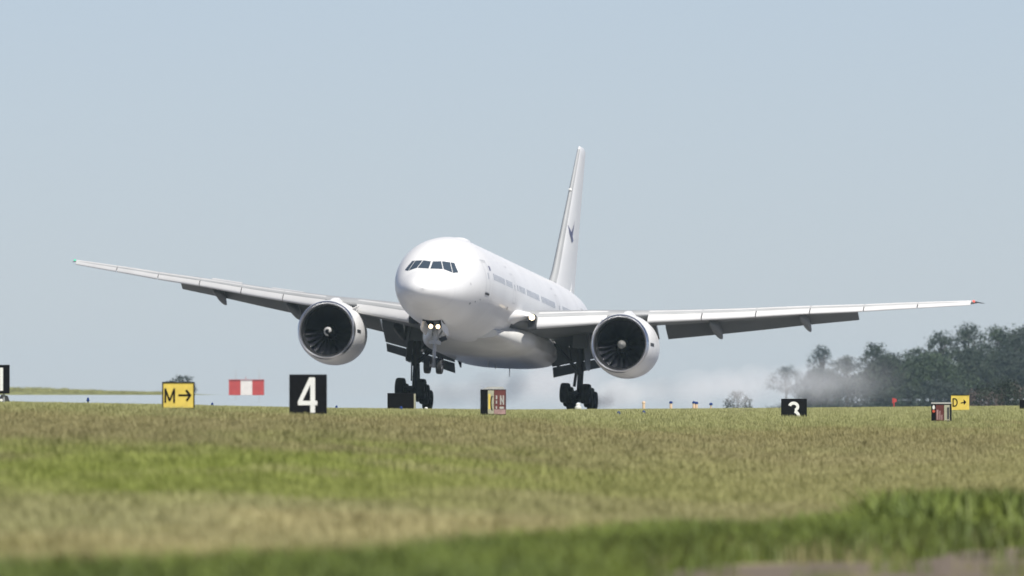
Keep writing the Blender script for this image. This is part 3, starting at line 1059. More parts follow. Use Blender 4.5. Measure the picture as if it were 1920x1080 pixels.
# ------------------------------------------------------------------ airfield signs
def stroke(mb, pts, wd_, y, dep, close=False):
    """a painted stroke of even width in the sign's own plane (x, z), raised dep in front of y"""
    P = [Vector((p[0], p[1])) for p in pts]
    L, Rr = [], []
    for i, p in enumerate(P):
        a = P[i - 1] if i else (P[-2] if close else None)
        b = P[i + 1] if i < len(P) - 1 else (P[1] if close else None)
        d0 = (p - a).normalized() if a is not None else (b - p).normalized()
        d1 = (b - p).normalized() if b is not None else d0
        t = (d0 + d1)
        t = t.normalized() if t.length > 1e-6 else d0
        nrm = Vector((-t.y, t.x))
        k = 1 / max(.4, nrm.dot(Vector((-d0.y, d0.x))))
        L.append(p + nrm * wd_ / 2 * k); Rr.append(p - nrm * wd_ / 2 * k)
    n_ = len(P)
    vs = [(p.x, y, p.y) for p in L + Rr] + [(p.x, y - dep, p.y) for p in L + Rr]
    fs = []
    for i in range(n_ - 1):
        fs.append((2 * n_ + i, 2 * n_ + i + 1, 3 * n_ + i + 1, 3 * n_ + i))
        fs.append((i, i + 1, 2 * n_ + i + 1, 2 * n_ + i))
        fs.append((n_ + i, n_ + i + 1, 3 * n_ + i + 1, 3 * n_ + i))
    fs.append((0, n_, 3 * n_, 2 * n_)); fs.append((n_ - 1, 2 * n_ - 1, 4 * n_ - 1, 3 * n_ - 1))
    mb.add(vs, fs)


def poly_plate(mb, pts, y, dep):
    n_ = len(pts)
    vs = [(p[0], y, p[1]) for p in pts] + [(p[0], y - dep, p[1]) for p in pts]
    mb.add(vs, [tuple(range(n_, 2 * n_))] + [(i, (i + 1) % n_, n_ + (i + 1) % n_, n_ + i) for i in range(n_)])


def arc(cx_, cz, rx, rz, a0, a1, n_=14):
    return [(cx_ + rx * math.cos(R(a0 + (a1 - a0) * i / n_)), cz + rz * math.sin(R(a0 + (a1 - a0) * i / n_))) for i in range(n_ + 1)]


def sign_base(name, u0, u1, v0, v1, d, label, cat, mat, rz=0.0, depth=.22, frame=None, ft_=.02):
    """a boxed airfield sign on two short legs; returns root and the panel's half width and height (origin mid bottom)"""
    p = at((u0 + u1) / 2, v1, d)
    W, H = (u1 - u0) * d / F, (v1 - v0) * d / F
    root = empty(name, p, rz)
    tag(root, label, cat)
    g = gz(p.x, d) - p.z
    mb = MB(); mb.box((0, depth / 2, H / 2), (W, depth, H)); part_ = mb.build("cabinet", mat, root, smooth=False)
    bv = part_.modifiers.new("bevel", 'BEVEL'); bv.width = .012; bv.segments = 2
    for s in (-1, 1):
        mb = MB(); mb.box((s * W * .32, depth / 2, (g - .1) / 2 + .0), (.06, .06, max(.02, -(g - .1)) - .002)); mb.build("leg", "gear_grey", root, smooth=False)
    if frame:
        mb = MB()
        for s in (-1, 1):
            mb.box((s * (W / 2 - ft_ / 2), -.008, H / 2), (ft_, .016, H - 2 * ft_ - .002))
        mb.box((0, -.008, ft_ / 2), (W, .016, ft_)); mb.box((0, -.008, H - ft_ / 2), (W, .016, ft_))
        mb.build("frame", frame, root, smooth=False)
    return root, W, H


# distance sign "4"
r_, W, H = sign_base("distance_sign", 543, 613, 702, 777, 600, "large black square sign with a white number 4", "sign", "sign_black", R(3))
mb = MB()
k = W / .97
stroke(mb, [(.115 * k, .045), (.115 * k, .905 * H)], .125 * k, -.002, .010)
stroke(mb, [(.165 * k, .875 * H), (.06 * k, .875 * H), (-.225 * k, .30 * H)], .105 * k, -.002, .013)
stroke(mb, [(-.27 * k, .285 * H), (.235 * k, .285 * H)], .115 * k, -.002, .016)
mb.build("number", "sign_white", r_, smooth=False)
# distance sign "3", its foot deep in the grass
r_, W, H = sign_base("distance_sign", 1465, 1513, 747.5, 798, 860, "smaller black sign with a white number 3, its foot hidden by grass", "sign", "sign_black", R(2))
mb = MB(); k = W / .97
stroke(mb, arc(-.02 * k, .70 * H, .155 * k, .135 * H, 165, -70, 18), .115 * k, -.002, .010)
stroke(mb, arc(-.02 * k, .34 * H, .19 * k, .19 * H, 80, -165, 20), .115 * k, -.002, .013)
mb.build("number", "sign_white", r_, smooth=False)
# taxiway sign "M ->"
r_, W, H = sign_base("taxiway_sign", 304, 365, 716, 767, 625, "yellow taxiway sign with black M and right arrow", "sign", "sign_yellow", R(2), frame="sign_black", ft_=.032)
mb = MB()
stroke(mb, [(-.40 * W, .235 * H), (-.40 * W, .76 * H)], .048, -.002, .008)
stroke(mb, [(-.40 * W, .74 * H), (-.265 * W, .30 * H)], .046, -.002, .010)
stroke(mb, [(-.265 * W, .30 * H), (-.13 * W, .74 * H)], .046, -.002, .012)
stroke(mb, [(-.13 * W, .235 * H), (-.13 * W, .76 * H)], .048, -.002, .014)
mb.build("letter", "sign_black", r_, smooth=False)
mb = MB()
stroke(mb, [(0.0, .51 * H), (.36 * W, .51 * H)], .05, -.002, .008)
stroke(mb, [(.235 * W, .70 * H), (.365 * W, .51 * H), (.255 * W, .31 * H)], .055, -.002, .011)
mb.build("arrow", "sign_black", r_, smooth=False)
# taxiway sign "D ->"
r_, W, H = sign_base("taxiway_sign", 1783, 1817, 740, 769, 930, "small yellow taxiway sign with black D and right arrow at the right", "sign", "sign_yellow", R(-4), frame=None)
mb = MB()
stroke(mb, [(-.38 * W, .24 * H), (-.38 * W, .76 * H)], .045, -.002, .008)
stroke(mb, [(-.40 * W, .735 * H), (-.30 * W, .735 * H)] + arc(-.29 * W, .50 * H, .135 * W, .235 * H, 85, -85, 12) + [(-.30 * W, .265 * H), (-.40 * W, .265 * H)], .042, -.002, .011)
mb.build("letter", "sign_black", r_, smooth=False)
mb = MB()
stroke(mb, [(.04 * W, .46 * H), (.33 * W, .52 * H)], .035, -.002, .008)
poly_plate(mb, [(.20 * W, .70 * H), (.35 * W, .52 * H), (.22 * W, .34 * H)], -.002, .012)
mb.build("arrow", "sign_black", r_, smooth=False)
mb = MB(); mb.box((0, -.008, H - .012), (W, .016, .024)); mb.build("frame", "sign_black", r_, smooth=False)
# black cabinet seen from behind, in front of the left-hand main gear
r_, W, H = sign_base("sign_cabinet", 726, 776, 737, 771, 900, "plain black sign box before the main wheels at the left", "sign", "sign_black", R(-8), depth=.3)
mb = MB(); mb.box((W / 2 + .022, .15, H / 2), (.04, .26, H * .94)); mb.build("side_panel", "sign_cream", r_, smooth=False)
# holding position sign, middle
r_, W, H = sign_base("holding_sign", 902, 949, 730, 778, 700, "dark red sign box with black and cream panels, in the middle under the airliner", "sign", "sign_black", R(5), depth=.3)
mb = MB(); mb.box((-.11 * W, -.004, H * .5), (.24 * W, .008, H * .92)); mb.build("panel", "sign_cream", r_, smooth=False)
mb = MB(); mb.box((-.17 * W, -.010, H * .52), (.08 * W, .006, H * .60)); mb.build("stripe", "sign_yellow", r_, smooth=False)
mb = MB(); stroke(mb, arc(-.02 * W, .46 * H, .09 * W, .30 * H, 110, 250, 12), .05 * W, -.008, .008); mb.build("letter", "sign_black", r_, smooth=False)
mb = MB(); mb.box((.25 * W, -.005, H * .60), (.46 * W, .010, H * .74)); mb.build("panel", "sign_red", r_, smooth=False)
mb = MB(); mb.box((.25 * W, -.004, H * .125), (.46 * W, .008, H * .19)); mb.build("panel", "sign_red_pale", r_, smooth=False)
mb = MB()
stroke(mb, [(.115 * W, .62 * H), (.115 * W, .76 * H)], .055 * W, -.010, .006)
stroke(mb, [(.115 * W, .44 * H), (.115 * W, .56 * H)], .05 * W, -.010, .006)
stroke(mb, [(.28 * W, .40 * H), (.28 * W, .76 * H)], .05 * W, -.010, .006)
stroke(mb, [(.28 * W, .70 * H), (.38 * W, .48 * H)], .04 * W, -.010, .008)
stroke(mb, [(.39 * W, .40 * H), (.39 * W, .76 * H)], .05 * W, -.010, .010)
stroke(mb, [(.085 * W, .29 * H), (.135 * W, .29 * H)], .10 * H, -.010, .006)
stroke(mb, [(.24 * W, .28 * H), (.41 * W, .28 * H)], .085 * H, -.010, .006)
mb.build("lettering", "cap_grey", r_, smooth=False)
mb = MB(); mb.loft([[(-.42 * W, y, H + .005), (.45 * W, y, H + .005), (.36 * W, y, H + .075), (-.2 * W, y, H + .075)] for y in (.02, .28)]); mb.build("cap", "cap_grey", r_, smooth=False)
# holding position sign, right
r_, W, H = sign_base("holding_sign", 1746, 1783, 757.5, 789, 775, "low red and cream sign box with grey lid beside the small yellow sign", "sign", "sign_black", R(-6), depth=.3)
mb = MB(); mb.box((-.06 * W, -.004, H * .48), (.40 * W, .008, H * .92)); mb.build("panel", "sign_red", r_, smooth=False)
mb = MB(); mb.box((.30 * W, -.004, H * .48), (.28 * W, .008, H * .92)); mb.build("panel", "sign_cream", r_, smooth=False)
mb = MB(); stroke(mb, [(.36 * W, .1 * H), (.36 * W, .8 * H)], .10 * W, -.008, .006); mb.build("stripe", "gear_dark", r_, smooth=False)
mb = MB()
stroke(mb, [(-.18 * W, .06 * H), (-.18 * W, .66 * H)], .09 * W, -.008, .006)
stroke(mb, [(-.06 * W, .06 * H), (-.06 * W, .60 * H)], .06 * W, -.008, .006)
stroke(mb, [(.04 * W, .06 * H), (.04 * W, .36 * H)], .06 * W, -.008, .006)
mb.build("lettering", "sign_red_pale", r_, smooth=False)
mb = MB(); poly_plate(mb, arc(-.375 * W, .80 * H, .065 * W, .13 * H, 0, 340, 14), -.001, .008); mb.build("symbol", "mark_white", r_, smooth=False)
mb = MB(); poly_plate(mb, arc(-.375 * W, .57 * H, .07 * W, .08 * H, 0, 340, 14), -.001, .010); mb.build("symbol", pmat("symbol_red", (.6, .10, .05), .5), r_, smooth=False)
mb = MB(); mb.box((0, .15, H + .030), (W * 1.0, .32, .05)); mb.build("cap", "cap_grey", r_, smooth=False)
# black panel at the right edge, sign at the left edge
sign_base("sign_cabinet", 1912, 1962, 750, 773, 960, "plain black sign box cut by the right edge of the picture", "sign", "sign_black", R(0))
r_, W, H = sign_base("distance_sign", -42, 18, 684, 738, 720, "tall black sign with a white stroke at the left edge", "sign", "sign_black", R(0))
mb = MB(); stroke(mb, [(.245 * W, .10 * H), (.245 * W, .90 * H)], .10 * W, -.002, .010); mb.build("number", "sign_white", r_, smooth=False)
b_ = at(6, 752, 760)  # added solid that imitates the sign's mirage image
r_ = empty("mirage_image", (b_.x, b_.y, gz(b_.x, 760))); tag(r_, "dark lump with a white spot imitating the mirage image under the left-edge sign", "mirage")
hb = b_.z - r_.location.z
mb = MB(); mb.loft([[(-.23, -.1, hb - .05), (.23, -.1, hb - .05), (.15, -.1, hb + .17), (-.05, -.1, hb + .22)], [(-.23, .15, hb - .05), (.23, .15, hb - .05), (.15, .15, hb + .17), (-.05, .15, hb + .22)]])
mb.box((0, .025, (hb - .05) / 2 - .05), (.3, .2, hb - .05)); mb.build("housing", "gear_dark", r_, smooth=False)  # dark body of the imitated mirage image
mb = MB(); mb.revolve([(0, .004), (0, .05), (.03, .05)], (-.06, -.13, hb + .03), 'Y', 12); mb.build("lens", "mark_white", r_)  # white stroke of the mirage image, modelled as a disc

# ------------------------------------------------------------------ lights and marker posts
def edge_light(u, v_top, d, label, lens="blue_lens", h=.16, w_=.055, stem="dark_trim", name="edge_light", group=None):
    t = at(u, v_top, d)
    g = gz(t.x, d)
    r = empty(name, (t.x, d, g)); tag(r, label, "light", group)
    H = t.z - g
    mb = MB(); mb.tube((0, 0, -.05), (0, 0, max(.02, H - h)), w_ * .55, w_ * .5, 10); mb.build("stem", stem, r)
    mb = MB(); mb.revolve([(H - h, w_ * .7), (H - h * .85, w_ * 1.15), (H - h * .6, w_ * 1.15), (H - h * .55, w_ * .8), (H - h * .15, w_ * .75), (H, .004)], (0, 0, 0), 'Z', 14); mb.build("lens", lens, r)


edge_light(165, 745, 900, "small dark edge light on the crest at the left, left of the yellow M sign")
edge_light(398, 754.5, 880, "small dark edge light between the yellow M sign and the red-white hut")
edge_light(631, 760, 880, "small dark edge light just right of the number 4 sign")
edge_light(752, 761.5, 800, "small blue light in front of the plain black box by the wheels", h=.10)
edge_light(1160, 771, 800, "blue edge light in the grass, the left one of two below the right engine", h=.13, w_=.07)
edge_light(1207, 769.5, 830, "blue edge light in the grass, the right one of two below the right engine", h=.13, w_=.07)
edge_light(1084, 755, 1000, "white runway light before the right-hand main wheels", lens="light_white", stem="light_white", h=.30, w_=.13, name="runway_light")
edge_light(799, 763, 1000, "white runway light before the left-hand main wheels", lens="light_white", stem="light_white", h=.16, w_=.09, name="runway_light")
for i, (u, vt, lab) in enumerate(((1207, 752, "peach marker post nearest the right-hand main wheels"), (1258, 752, "peach marker post with blue top, second from the wheels"),
                                  (1301, 752, "peach marker post, left one of the close pair"), (1306, 753, "peach marker post with blue top, right one of the close pair"),
                                  (1333, 755, "short thin marker post, farthest from the wheels"))):
    d = 1290
    t = at(u, vt, d); g = gz(t.x, d)
    r = empty("marker_post", (t.x, d, g)); tag(r, lab, "post", "marker posts beyond the crest")
    H = t.z - g
    mb = MB(); mb.tube((0, 0, -.05), (0, 0, H - .14), .085 if i < 4 else .05, .075 if i < 4 else .04, 10); mb.build("pole", "post_orange", r)
    mb = MB(); mb.revolve([(H - .14, .085), (H - .12, .10), (H - .03, .085), (H, .01)], (0, 0, 0), 'Z', 12); mb.build("cap", "blue_lens" if i != 0 else "post_orange", r)
t = at(1676, 746, 1500); g = gz(t.x, 1500)
r = empty("marker_flag", (t.x, 1500, g)); tag(r, "small red marker before the dark trees", "marker")
mb = MB(); mb.tube((0, 0, -.05), (0, 0, t.z - g), .05, .04, 8); mb.build("pole", "shelter_red", r)
mb = MB(); mb.loft([[(-.10, -.02, t.z - g - .35), (-.10, .02, t.z - g - .35), (-.10, .02, t.z - g), (-.10, -.02, t.z - g)], [(.18, -.01, t.z - g - .25), (.18, .01, t.z - g - .25), (.18, .01, t.z - g - .08), (.18, -.01, t.z - g - .08)]]); mb.build("flag", "shelter_red", r, smooth=False)

# ------------------------------------------------------------------ red and white equipment hut
d = 3300
p0 = at(462, 743.5, d); gx = p0.x
hut = empty("equipment_hut", (gx, d, gz(gx, d) + .02)); tag(hut, "far red and white striped equipment hut beyond the runway", "hut")
W = 66 * d / F; Hh = 31 * d / F; zb = p0.z - hut.location.z
for i, (x0, x1, mt) in enumerate(((-.5, -.165, "shelter_red"), (-.165, .165, "shelter_white"), (.165, .5, "shelter_red"))):
    mb = MB(); mb.box((W * (x0 + x1) / 2, 1.2, zb + Hh / 2), (W * (x1 - x0) - .004, 2.4, Hh - (.05 if i == 1 else 0))); mb.build("wall_panel", mt, hut, smooth=False)
mb = MB(); mb.box((0, 1.2, zb + Hh + .04), (W + .1, 2.6, .07)); mb.build("roof", "shelter_red", hut, smooth=False)
for s in (-.42, -.1, .1, .42):
    mb = MB(); mb.tube((W * s, .4, -.1), (W * s, .4, zb + .02), .06, .06, 8); mb.build("leg", "gear_grey", hut)
for x, h in ((-.30, 1.5), (.36, 1.7), (-.02, .5)):
    mb = MB(); mb.tube((W * x, 1.0, zb + Hh + .07), (W * x, 1.0, zb + Hh + .07 + h), .035, .02, 8); mb.build("mast", "cap_grey" if h > 1 else "shelter_red", hut)

# ------------------------------------------------------------------ trees and shrubs
def leaf_mat(name, c, v=.35):
    m = pmat(name, c, .6, var=v, vscale=.8, spec=.25)
    return m


leaf_mat("leaf_dark", (.030, .046, .024))
leaf_mat("leaf_mid", (.040, .064, .026))
leaf_mat("leaf_blue", (.030, .044, .030))
leaf_mat("leaf_dry", (.15, .115, .10))


def tree(u, v_top, d, wid, label, name="tree", cat="tree", mat="leaf_dark", seed=0, dens=1.0, group="trees at the right", low=.12, leaf=.30, holes=.0):
    rr = random.Random(seed)
    t = at(u, v_top, d); g = gz(t.x, d)
    Ht = t.z - g
    root = empty(name, (t.x, d, g)); tag(root, label, cat, group)
    tr = MB()
    clumps = []
    nl = max(5, int(9 * wid / 6))
    tr.tube((0, 0, -.1), (0, 0, Ht * .35), .03 * Ht, .022 * Ht, 8)
    for i in range(nl * 3):
        a = rr.uniform(0, 2 * math.pi); f = rr.random() ** .8
        hh = low + (1 - low) * rr.random() ** .85
        env = math.sin(math.pi * min(1, .18 + .80 * hh)) ** .7
        rad = wid / 2 * env * math.sqrt(f)
        c = Vector((rad * math.cos(a), rad * math.sin(a), Ht * hh * .93))
        clumps.append((c, rr.uniform(.10, .19) * wid + .25))
        if i % 2 == 0:
            m0 = Vector((0, 0, Ht * min(.35, hh * .5))); mid = m0.lerp(c, .5) + Vector((0, 0, .05 * Ht))
            tr.tube(m0, mid, .012 * Ht, .008 * Ht, 5); tr.tube(mid, c, .008 * Ht, .003 * Ht, 5)
    clumps.append((Vector((rr.uniform(-.1, .1) * wid, 0, Ht * .95)), .10 * wid + .15))
    tr.build("trunk", "wood", root)
    vs, fs = [], []
    n_leaf = int(75 * dens)
    for c, r in clumps:
        for _ in range(n_leaf):
            v = Vector((rr.gauss(0, 1), rr.gauss(0, 1), rr.gauss(0, 1))).normalized()
            p = c + Vector((v.x * r, v.y * r, v.z * r * .75)) * rr.random() ** .45
            if p.z < .05: continue
            nn = (v + Vector((rr.uniform(-.7, .7), rr.uniform(-.7, .7), rr.uniform(-.3, .9)))).normalized()
            x = nn.orthogonal().normalized(); y = nn.cross(x)
            an = rr.uniform(0, 6.28); x, y = x * math.cos(an) + y * math.sin(an), y * math.cos(an) - x * math.sin(an)
            s = leaf * rr.uniform(.6, 1.25)
            o0 = len(vs)
            vs += [p - x * s * .5, p + y * s * .32, p + x * s * .55, p - y * s * .32]
            fs.append((o0, o0 + 1, o0 + 2, o0 + 3))
    cr_ = MB(); cr_.add(vs, fs)
    me = bpy.data.meshes.new("crown"); me.from_pydata([tuple(v) for v in vs], [], fs); me.materials.append(MATS[mat])
    ob = bpy.data.objects.new("crown", me); col.objects.link(ob); ob.parent = root


TREES = [
    (1474, 688, 7600, 11.0, "thin hazy tree standing alone left of the dark wood", "leaf_blue", .6),
    (1542, 646, 6800, 9.5, "ragged tall tree at the wood's left end, leaning over the smoke", "leaf_blue", .55),
    (1540, 696, 6400, 10.5, "low dense tree below the ragged left-end tree", "leaf_blue", 1.2),
    (1588, 668, 5600, 8.4, "short tree in the dip right of the ragged left-end tree", "leaf_dark", .9),
    (1640, 643, 4800, 9.1, "rounded tree left of the wood's middle dip", "leaf_dark", .9),
    (1665, 668, 4720, 9.9, "dense low tree in front of the rounded tree", "leaf_dark", 1.3),
    (1712, 652, 4780, 8.7, "tree in the middle dip of the wood's outline", "leaf_mid", .9),
    (1762, 622, 4800, 10.3, "tall tree where the wood's outline steps up", "leaf_dark", .9),
    (1745, 668, 4720, 11.4, "dense dark tree in front of the wood's step", "leaf_mid", 1.3),
    (1818, 606, 4820, 11.0, "tallest tree of the wood, with light showing through its top", "leaf_dark", .8),
    (1830, 655, 4730, 12.2, "broad dense tree under the tallest tree", "leaf_dark", 1.3),
    (1872, 612, 4800, 9.9, "open-topped tree right of the tallest tree", "leaf_mid", .85),
    (1915, 612, 4790, 10.6, "tall tree at the right edge of the picture", "leaf_dark", 1.0),
    (1905, 660, 4730, 11.4, "dense tree low at the right edge behind dry shrubs", "leaf_blue", 1.3),
    (1970, 606, 4800, 11.4, "tall tree mostly outside the right edge", "leaf_dark", 1.0),
]
for i, (u, v, d, wd_, lab, mt, dn) in enumerate(TREES):
    tree(u, v, d, wd_ * (1.15 if dn < 1 else 1.6), lab, mat=mt, seed=11 + i * 7, dens=dn * (.8 if dn < 1 else 1.2), leaf=.52, low=.06 if dn > 1 else .25)
SHR = [
    (1384, 736, 2700, 3.0, "pale low bush alone between the posts and the number 3 sign", "leaf_blue", .45),
    (1555, 728, 4600, 9.5, "dark low shrub at the foot of the wood's left end", "leaf_blue", 1.0),
    (1620, 722, 4600, 10.4, "dark shrub at the foot of the wood above the red marker", "leaf_blue", 1.0),
    (1690, 726, 4600, 10.4, "dark shrub right of the red marker", "leaf_dark", 1.0),
    (1760, 722, 4600, 10.4, "dark shrub behind the small yellow sign", "leaf_blue", 1.0),
    (1830, 735, 3000, 4.6, "dry brownish shrub just right of the small yellow sign", "leaf_dry", .55),
    (1862, 738, 3000, 4.2, "dry low shrub, second right of the small yellow sign", "leaf_dry", .5),
    (1900, 722, 3000, 4.8, "taller dry pinkish shrub at the right edge", "leaf_dry", .4),
    (1880, 716, 2280, 6.0, "dark shrub behind the dry shrubs", "leaf_blue", 1.0),
    (341, 706, 4400, 6.0, "grey-green bush peeping over the yellow M sign", "leaf_blue", .35),
]
for i, (u, v, d, wd_, lab, mt, dn) in enumerate(SHR):
    tree(u, v, d, wd_, lab, name="shrub", cat="shrub", mat=mt, seed=211 + i * 5, dens=dn, group="shrubs beyond the runway", low=.05, leaf=.24 if d < 3500 else .45)

# ------------------------------------------------------------------ grass
src = bpy.data.collections.new("grass_sources")
gmat = bpy.data.materials.new("grass_blades"); gmat.use_nodes = True
o_, sep_, n1_, n2_ = field_colour(gmat, tips=True)
gmat.node_tree.links.new(o_, gmat.node_tree.nodes["Principled BSDF"].inputs["Base Color"])
bs = gmat.node_tree.nodes["Principled BSDF"]
bs.inputs["Roughness"].default_value = .7; bs.inputs["Specular IOR Level"].default_value = .2
wmat = bpy.data.materials.new("weed_leaves"); wmat.use_nodes = True
nn_ = wmat.node_tree.nodes; ll_ = wmat.node_tree.links
oi = nn_.new("ShaderNodeTexNoise"); oi.inputs["Scale"].default_value = 1.0; oi.inputs["Detail"].default_value = 5
ge = nn_.new("ShaderNodeNewGeometry"); mpw = nn_.new("ShaderNodeMapping"); mpw.inputs["Scale"].default_value = (1.1, .10, .6)
ll_.new(ge.outputs["Position"], mpw.inputs["Vector"]); ll_.new(mpw.outputs[0], oi.inputs["Vector"])
rp = nn_.new("ShaderNodeValToRGB")
rp.color_ramp.elements[0].position = .3; rp.color_ramp.elements[0].color = (.085, .122, .02, 1)
rp.color_ramp.elements[1].position = .7; rp.color_ramp.elements[1].color = (.17, .215, .034, 1)
ll_.new(oi.outputs["Fac"], rp.inputs["Fac"]); ll_.new(rp.outputs[0], nn_["Principled BSDF"].inputs["Base Color"])
nn_["Principled BSDF"].inputs["Roughness"].default_value = .6


def tuft(name, nb, h, rad, wd_, mat, seed, lean=.5):
    rr = random.Random(seed)
    vs, fs, tip = [], [], []
    for _ in range(nb):
        a = rr.uniform(0, 6.28); r = rad * math.sqrt(rr.random())
        b = Vector((r * math.cos(a), r * math.sin(a), 0))
        la = rr.uniform(0, 6.28); hh = h * rr.uniform(.55, 1.15); ln = hh * rr.uniform(.05, lean)
        dr = Vector((math.cos(la), math.sin(la), 0)); sdv = Vector((-dr.y, dr.x, 0))
        o0 = len(vs); ww = wd_ * rr.uniform(.6, 1.3)
        for k, (q, wq) in enumerate(((0, 1), (.45, .9), (.8, .6), (1, .12))):
            c = b + dr * ln * q * q + Vector((0, 0, hh * q * (1 - .12 * q)))
            vs += [c - sdv * ww / 2 * wq, c + sdv * ww / 2 * wq]; tip += [q * q, q * q]
        for k in range(3):
            fs.append((o0 + 2 * k, o0 + 2 * k + 1, o0 + 2 * k + 3, o0 + 2 * k + 2))
    me = bpy.data.meshes.new(name); me.from_pydata([tuple(v) for v in vs], [], fs)
    at_ = me.attributes.new("tip", 'FLOAT', 'POINT'); at_.data.foreach_set("value", tip)
    me.materials.append(mat)
    ob = bpy.data.objects.new(name, me); src.objects.link(ob)


for i in range(4):
    tuft("a%d_tuft" % i, 30, .27, .30, .013, gmat, 31 + i)
for i in range(2):
    tuft("b%d_weed" % i, 52, .34, .42, .020, wmat, 41 + i, 1.1)

pts, scl, rot, idx = [], [], [], []


def scatter(d0, d1, dens, margin, scale, kinds, maskf=None):
    d = d0
    step = 2.0
    while d < d1:
        half = 960 * d / F + margin
        nn = dens * step * 2 * half
        nn = int(nn) + (1 if rng.random() < nn % 1 else 0)
        for _ in range(nn):
            x = rng.uniform(-half, half); y = d + rng.uniform(0, step)
            sm_ = scale
            if maskf:
                k = maskf(x, y)
                if k <= 0: continue
                sm_ *= k
            pts.append((x, y, gz(x, y) - .01)); scl.append(sm_ * rng.uniform(.65, 1.25)); rot.append(rng.uniform(0, 6.28)); idx.append(int(rng.choice(kinds)))
        d += step


def wob(x, y, s=1.0, ph=0.0):
    return math.sin(x * .9 * s + ph + .02 * y) + .7 * math.sin(x * 2.1 * s + .05 * y + 1.3 + ph) + .5 * math.sin(.13 * y + x * .4 + ph)


soil_edge = lambda x, y: x > .9 + .35 * wob(x, y) and y - 13.2 * x + 4 * wob(x, y) < 193          # bare soil, near right
scatter(140, 330, 9.0, 2.0, .85, [0, 1, 2, 3], lambda x, y: 0 if soil_edge(x, y) and rng.random() < .996 else 1)
scatter(330, 620, 4.5, 3, .85, [0, 1, 2, 3])
scatter(620, 1180, 2.4, 5, .75, [0, 1, 2, 3])
# leafy weeds in the nearest band and a taller clump at the right
weed_lim = lambda x, y: y - (207 + 19.0 * x + 7 * wob(x, y, 1.2, 2.0))
scatter(140, 345, 8.0, 1.5, .95, [4, 5], lambda x, y: 0 if (weed_lim(x, y) > 0 or (soil_edge(x, y) and rng.random() < .998)) else 1)
for _ in range(170):
    x = 5.55 + rng.normal(0, .40); y = 284 + rng.normal(0, 4.0)
    pts.append((x, y, gz(x, y) - .02)); scl.append(rng.uniform(1.3, 2.1)); rot.append(rng.uniform(0, 6.28)); idx.append(4)
# the far bank
for _ in range(2600):
    x = rng.uniform(-120, -44); y = 3000 + rng.uniform(-6, 4)
    k = sstep(-46, -66, x)
    top = (0.16 + .75 * k) * sstep(-36, -46, x)
    pts.append((x, y, gz(x, y) + top * rng.uniform(.3, .9))); scl.append(rng.uniform(.9, 1.9)); rot.append(rng.uniform(0, 6.28)); idx.append(int(rng.integers(0, 4)))

gme = bpy.data.meshes.new("grass")
gme.vertices.add(len(pts)); gme.vertices.foreach_set("co", np.array(pts, np.float32).ravel())
for nm, tp, arr in (("sc", 'FLOAT', scl), ("rot", 'FLOAT', rot), ("idx", 'INT', idx)):
    a_ = gme.attributes.new(nm, tp, 'POINT'); a_.data.foreach_set("value", arr)
gob = bpy.data.objects.new("grass", gme); col.objects.link(gob)
tag(gob, "rough airfield grass and weeds covering the foreground", "grass", kind="stuff")
ng_ = bpy.data.node_groups.new("grass_scatter", 'GeometryNodeTree')
ng_.interface.new_socket("Geometry", in_out='INPUT', socket_type='NodeSocketGeometry')
ng_.interface.new_socket("Geometry", in_out='OUTPUT', socket_type='NodeSocketGeometry')
N = ng_.nodes; Lk = ng_.links
gi, go = N.new("NodeGroupInput"), N.new("NodeGroupOutput")
iop = N.new("GeometryNodeInstanceOnPoints")
ci = N.new("GeometryNodeCollectionInfo"); ci.inputs["Collection"].default_value = src; ci.inputs["Separate Children"].default_value = True; ci.inputs["Reset Children"].default_value = True


def named(nm, tp):
    a = N.new("GeometryNodeInputNamedAttribute"); a.data_type = tp; a.inputs["Name"].default_value = nm
    return a.outputs["Attribute"]


Lk.new(gi.outputs[0], iop.inputs["Points"]); Lk.new(ci.outputs[0], iop.inputs["Instance"])
iop.inputs["Pick Instance"].default_value = True
Lk.new(named("idx", 'INT'), iop.inputs["Instance Index"])
cxyz = N.new("ShaderNodeCombineXYZ"); Lk.new(named("rot", 'FLOAT'), cxyz.inputs[2])
e2r = N.new("FunctionNodeEulerToRotation"); Lk.new(cxyz.outputs[0], e2r.inputs[0])
Lk.new(e2r.outputs[0], iop.inputs["Rotation"])
Lk.new(named("sc", 'FLOAT'), iop.inputs["Scale"])
Lk.new(iop.outputs[0], go.inputs[0])
md = gob.modifiers.new("scatter", 'NODES'); md.node_group = ng_

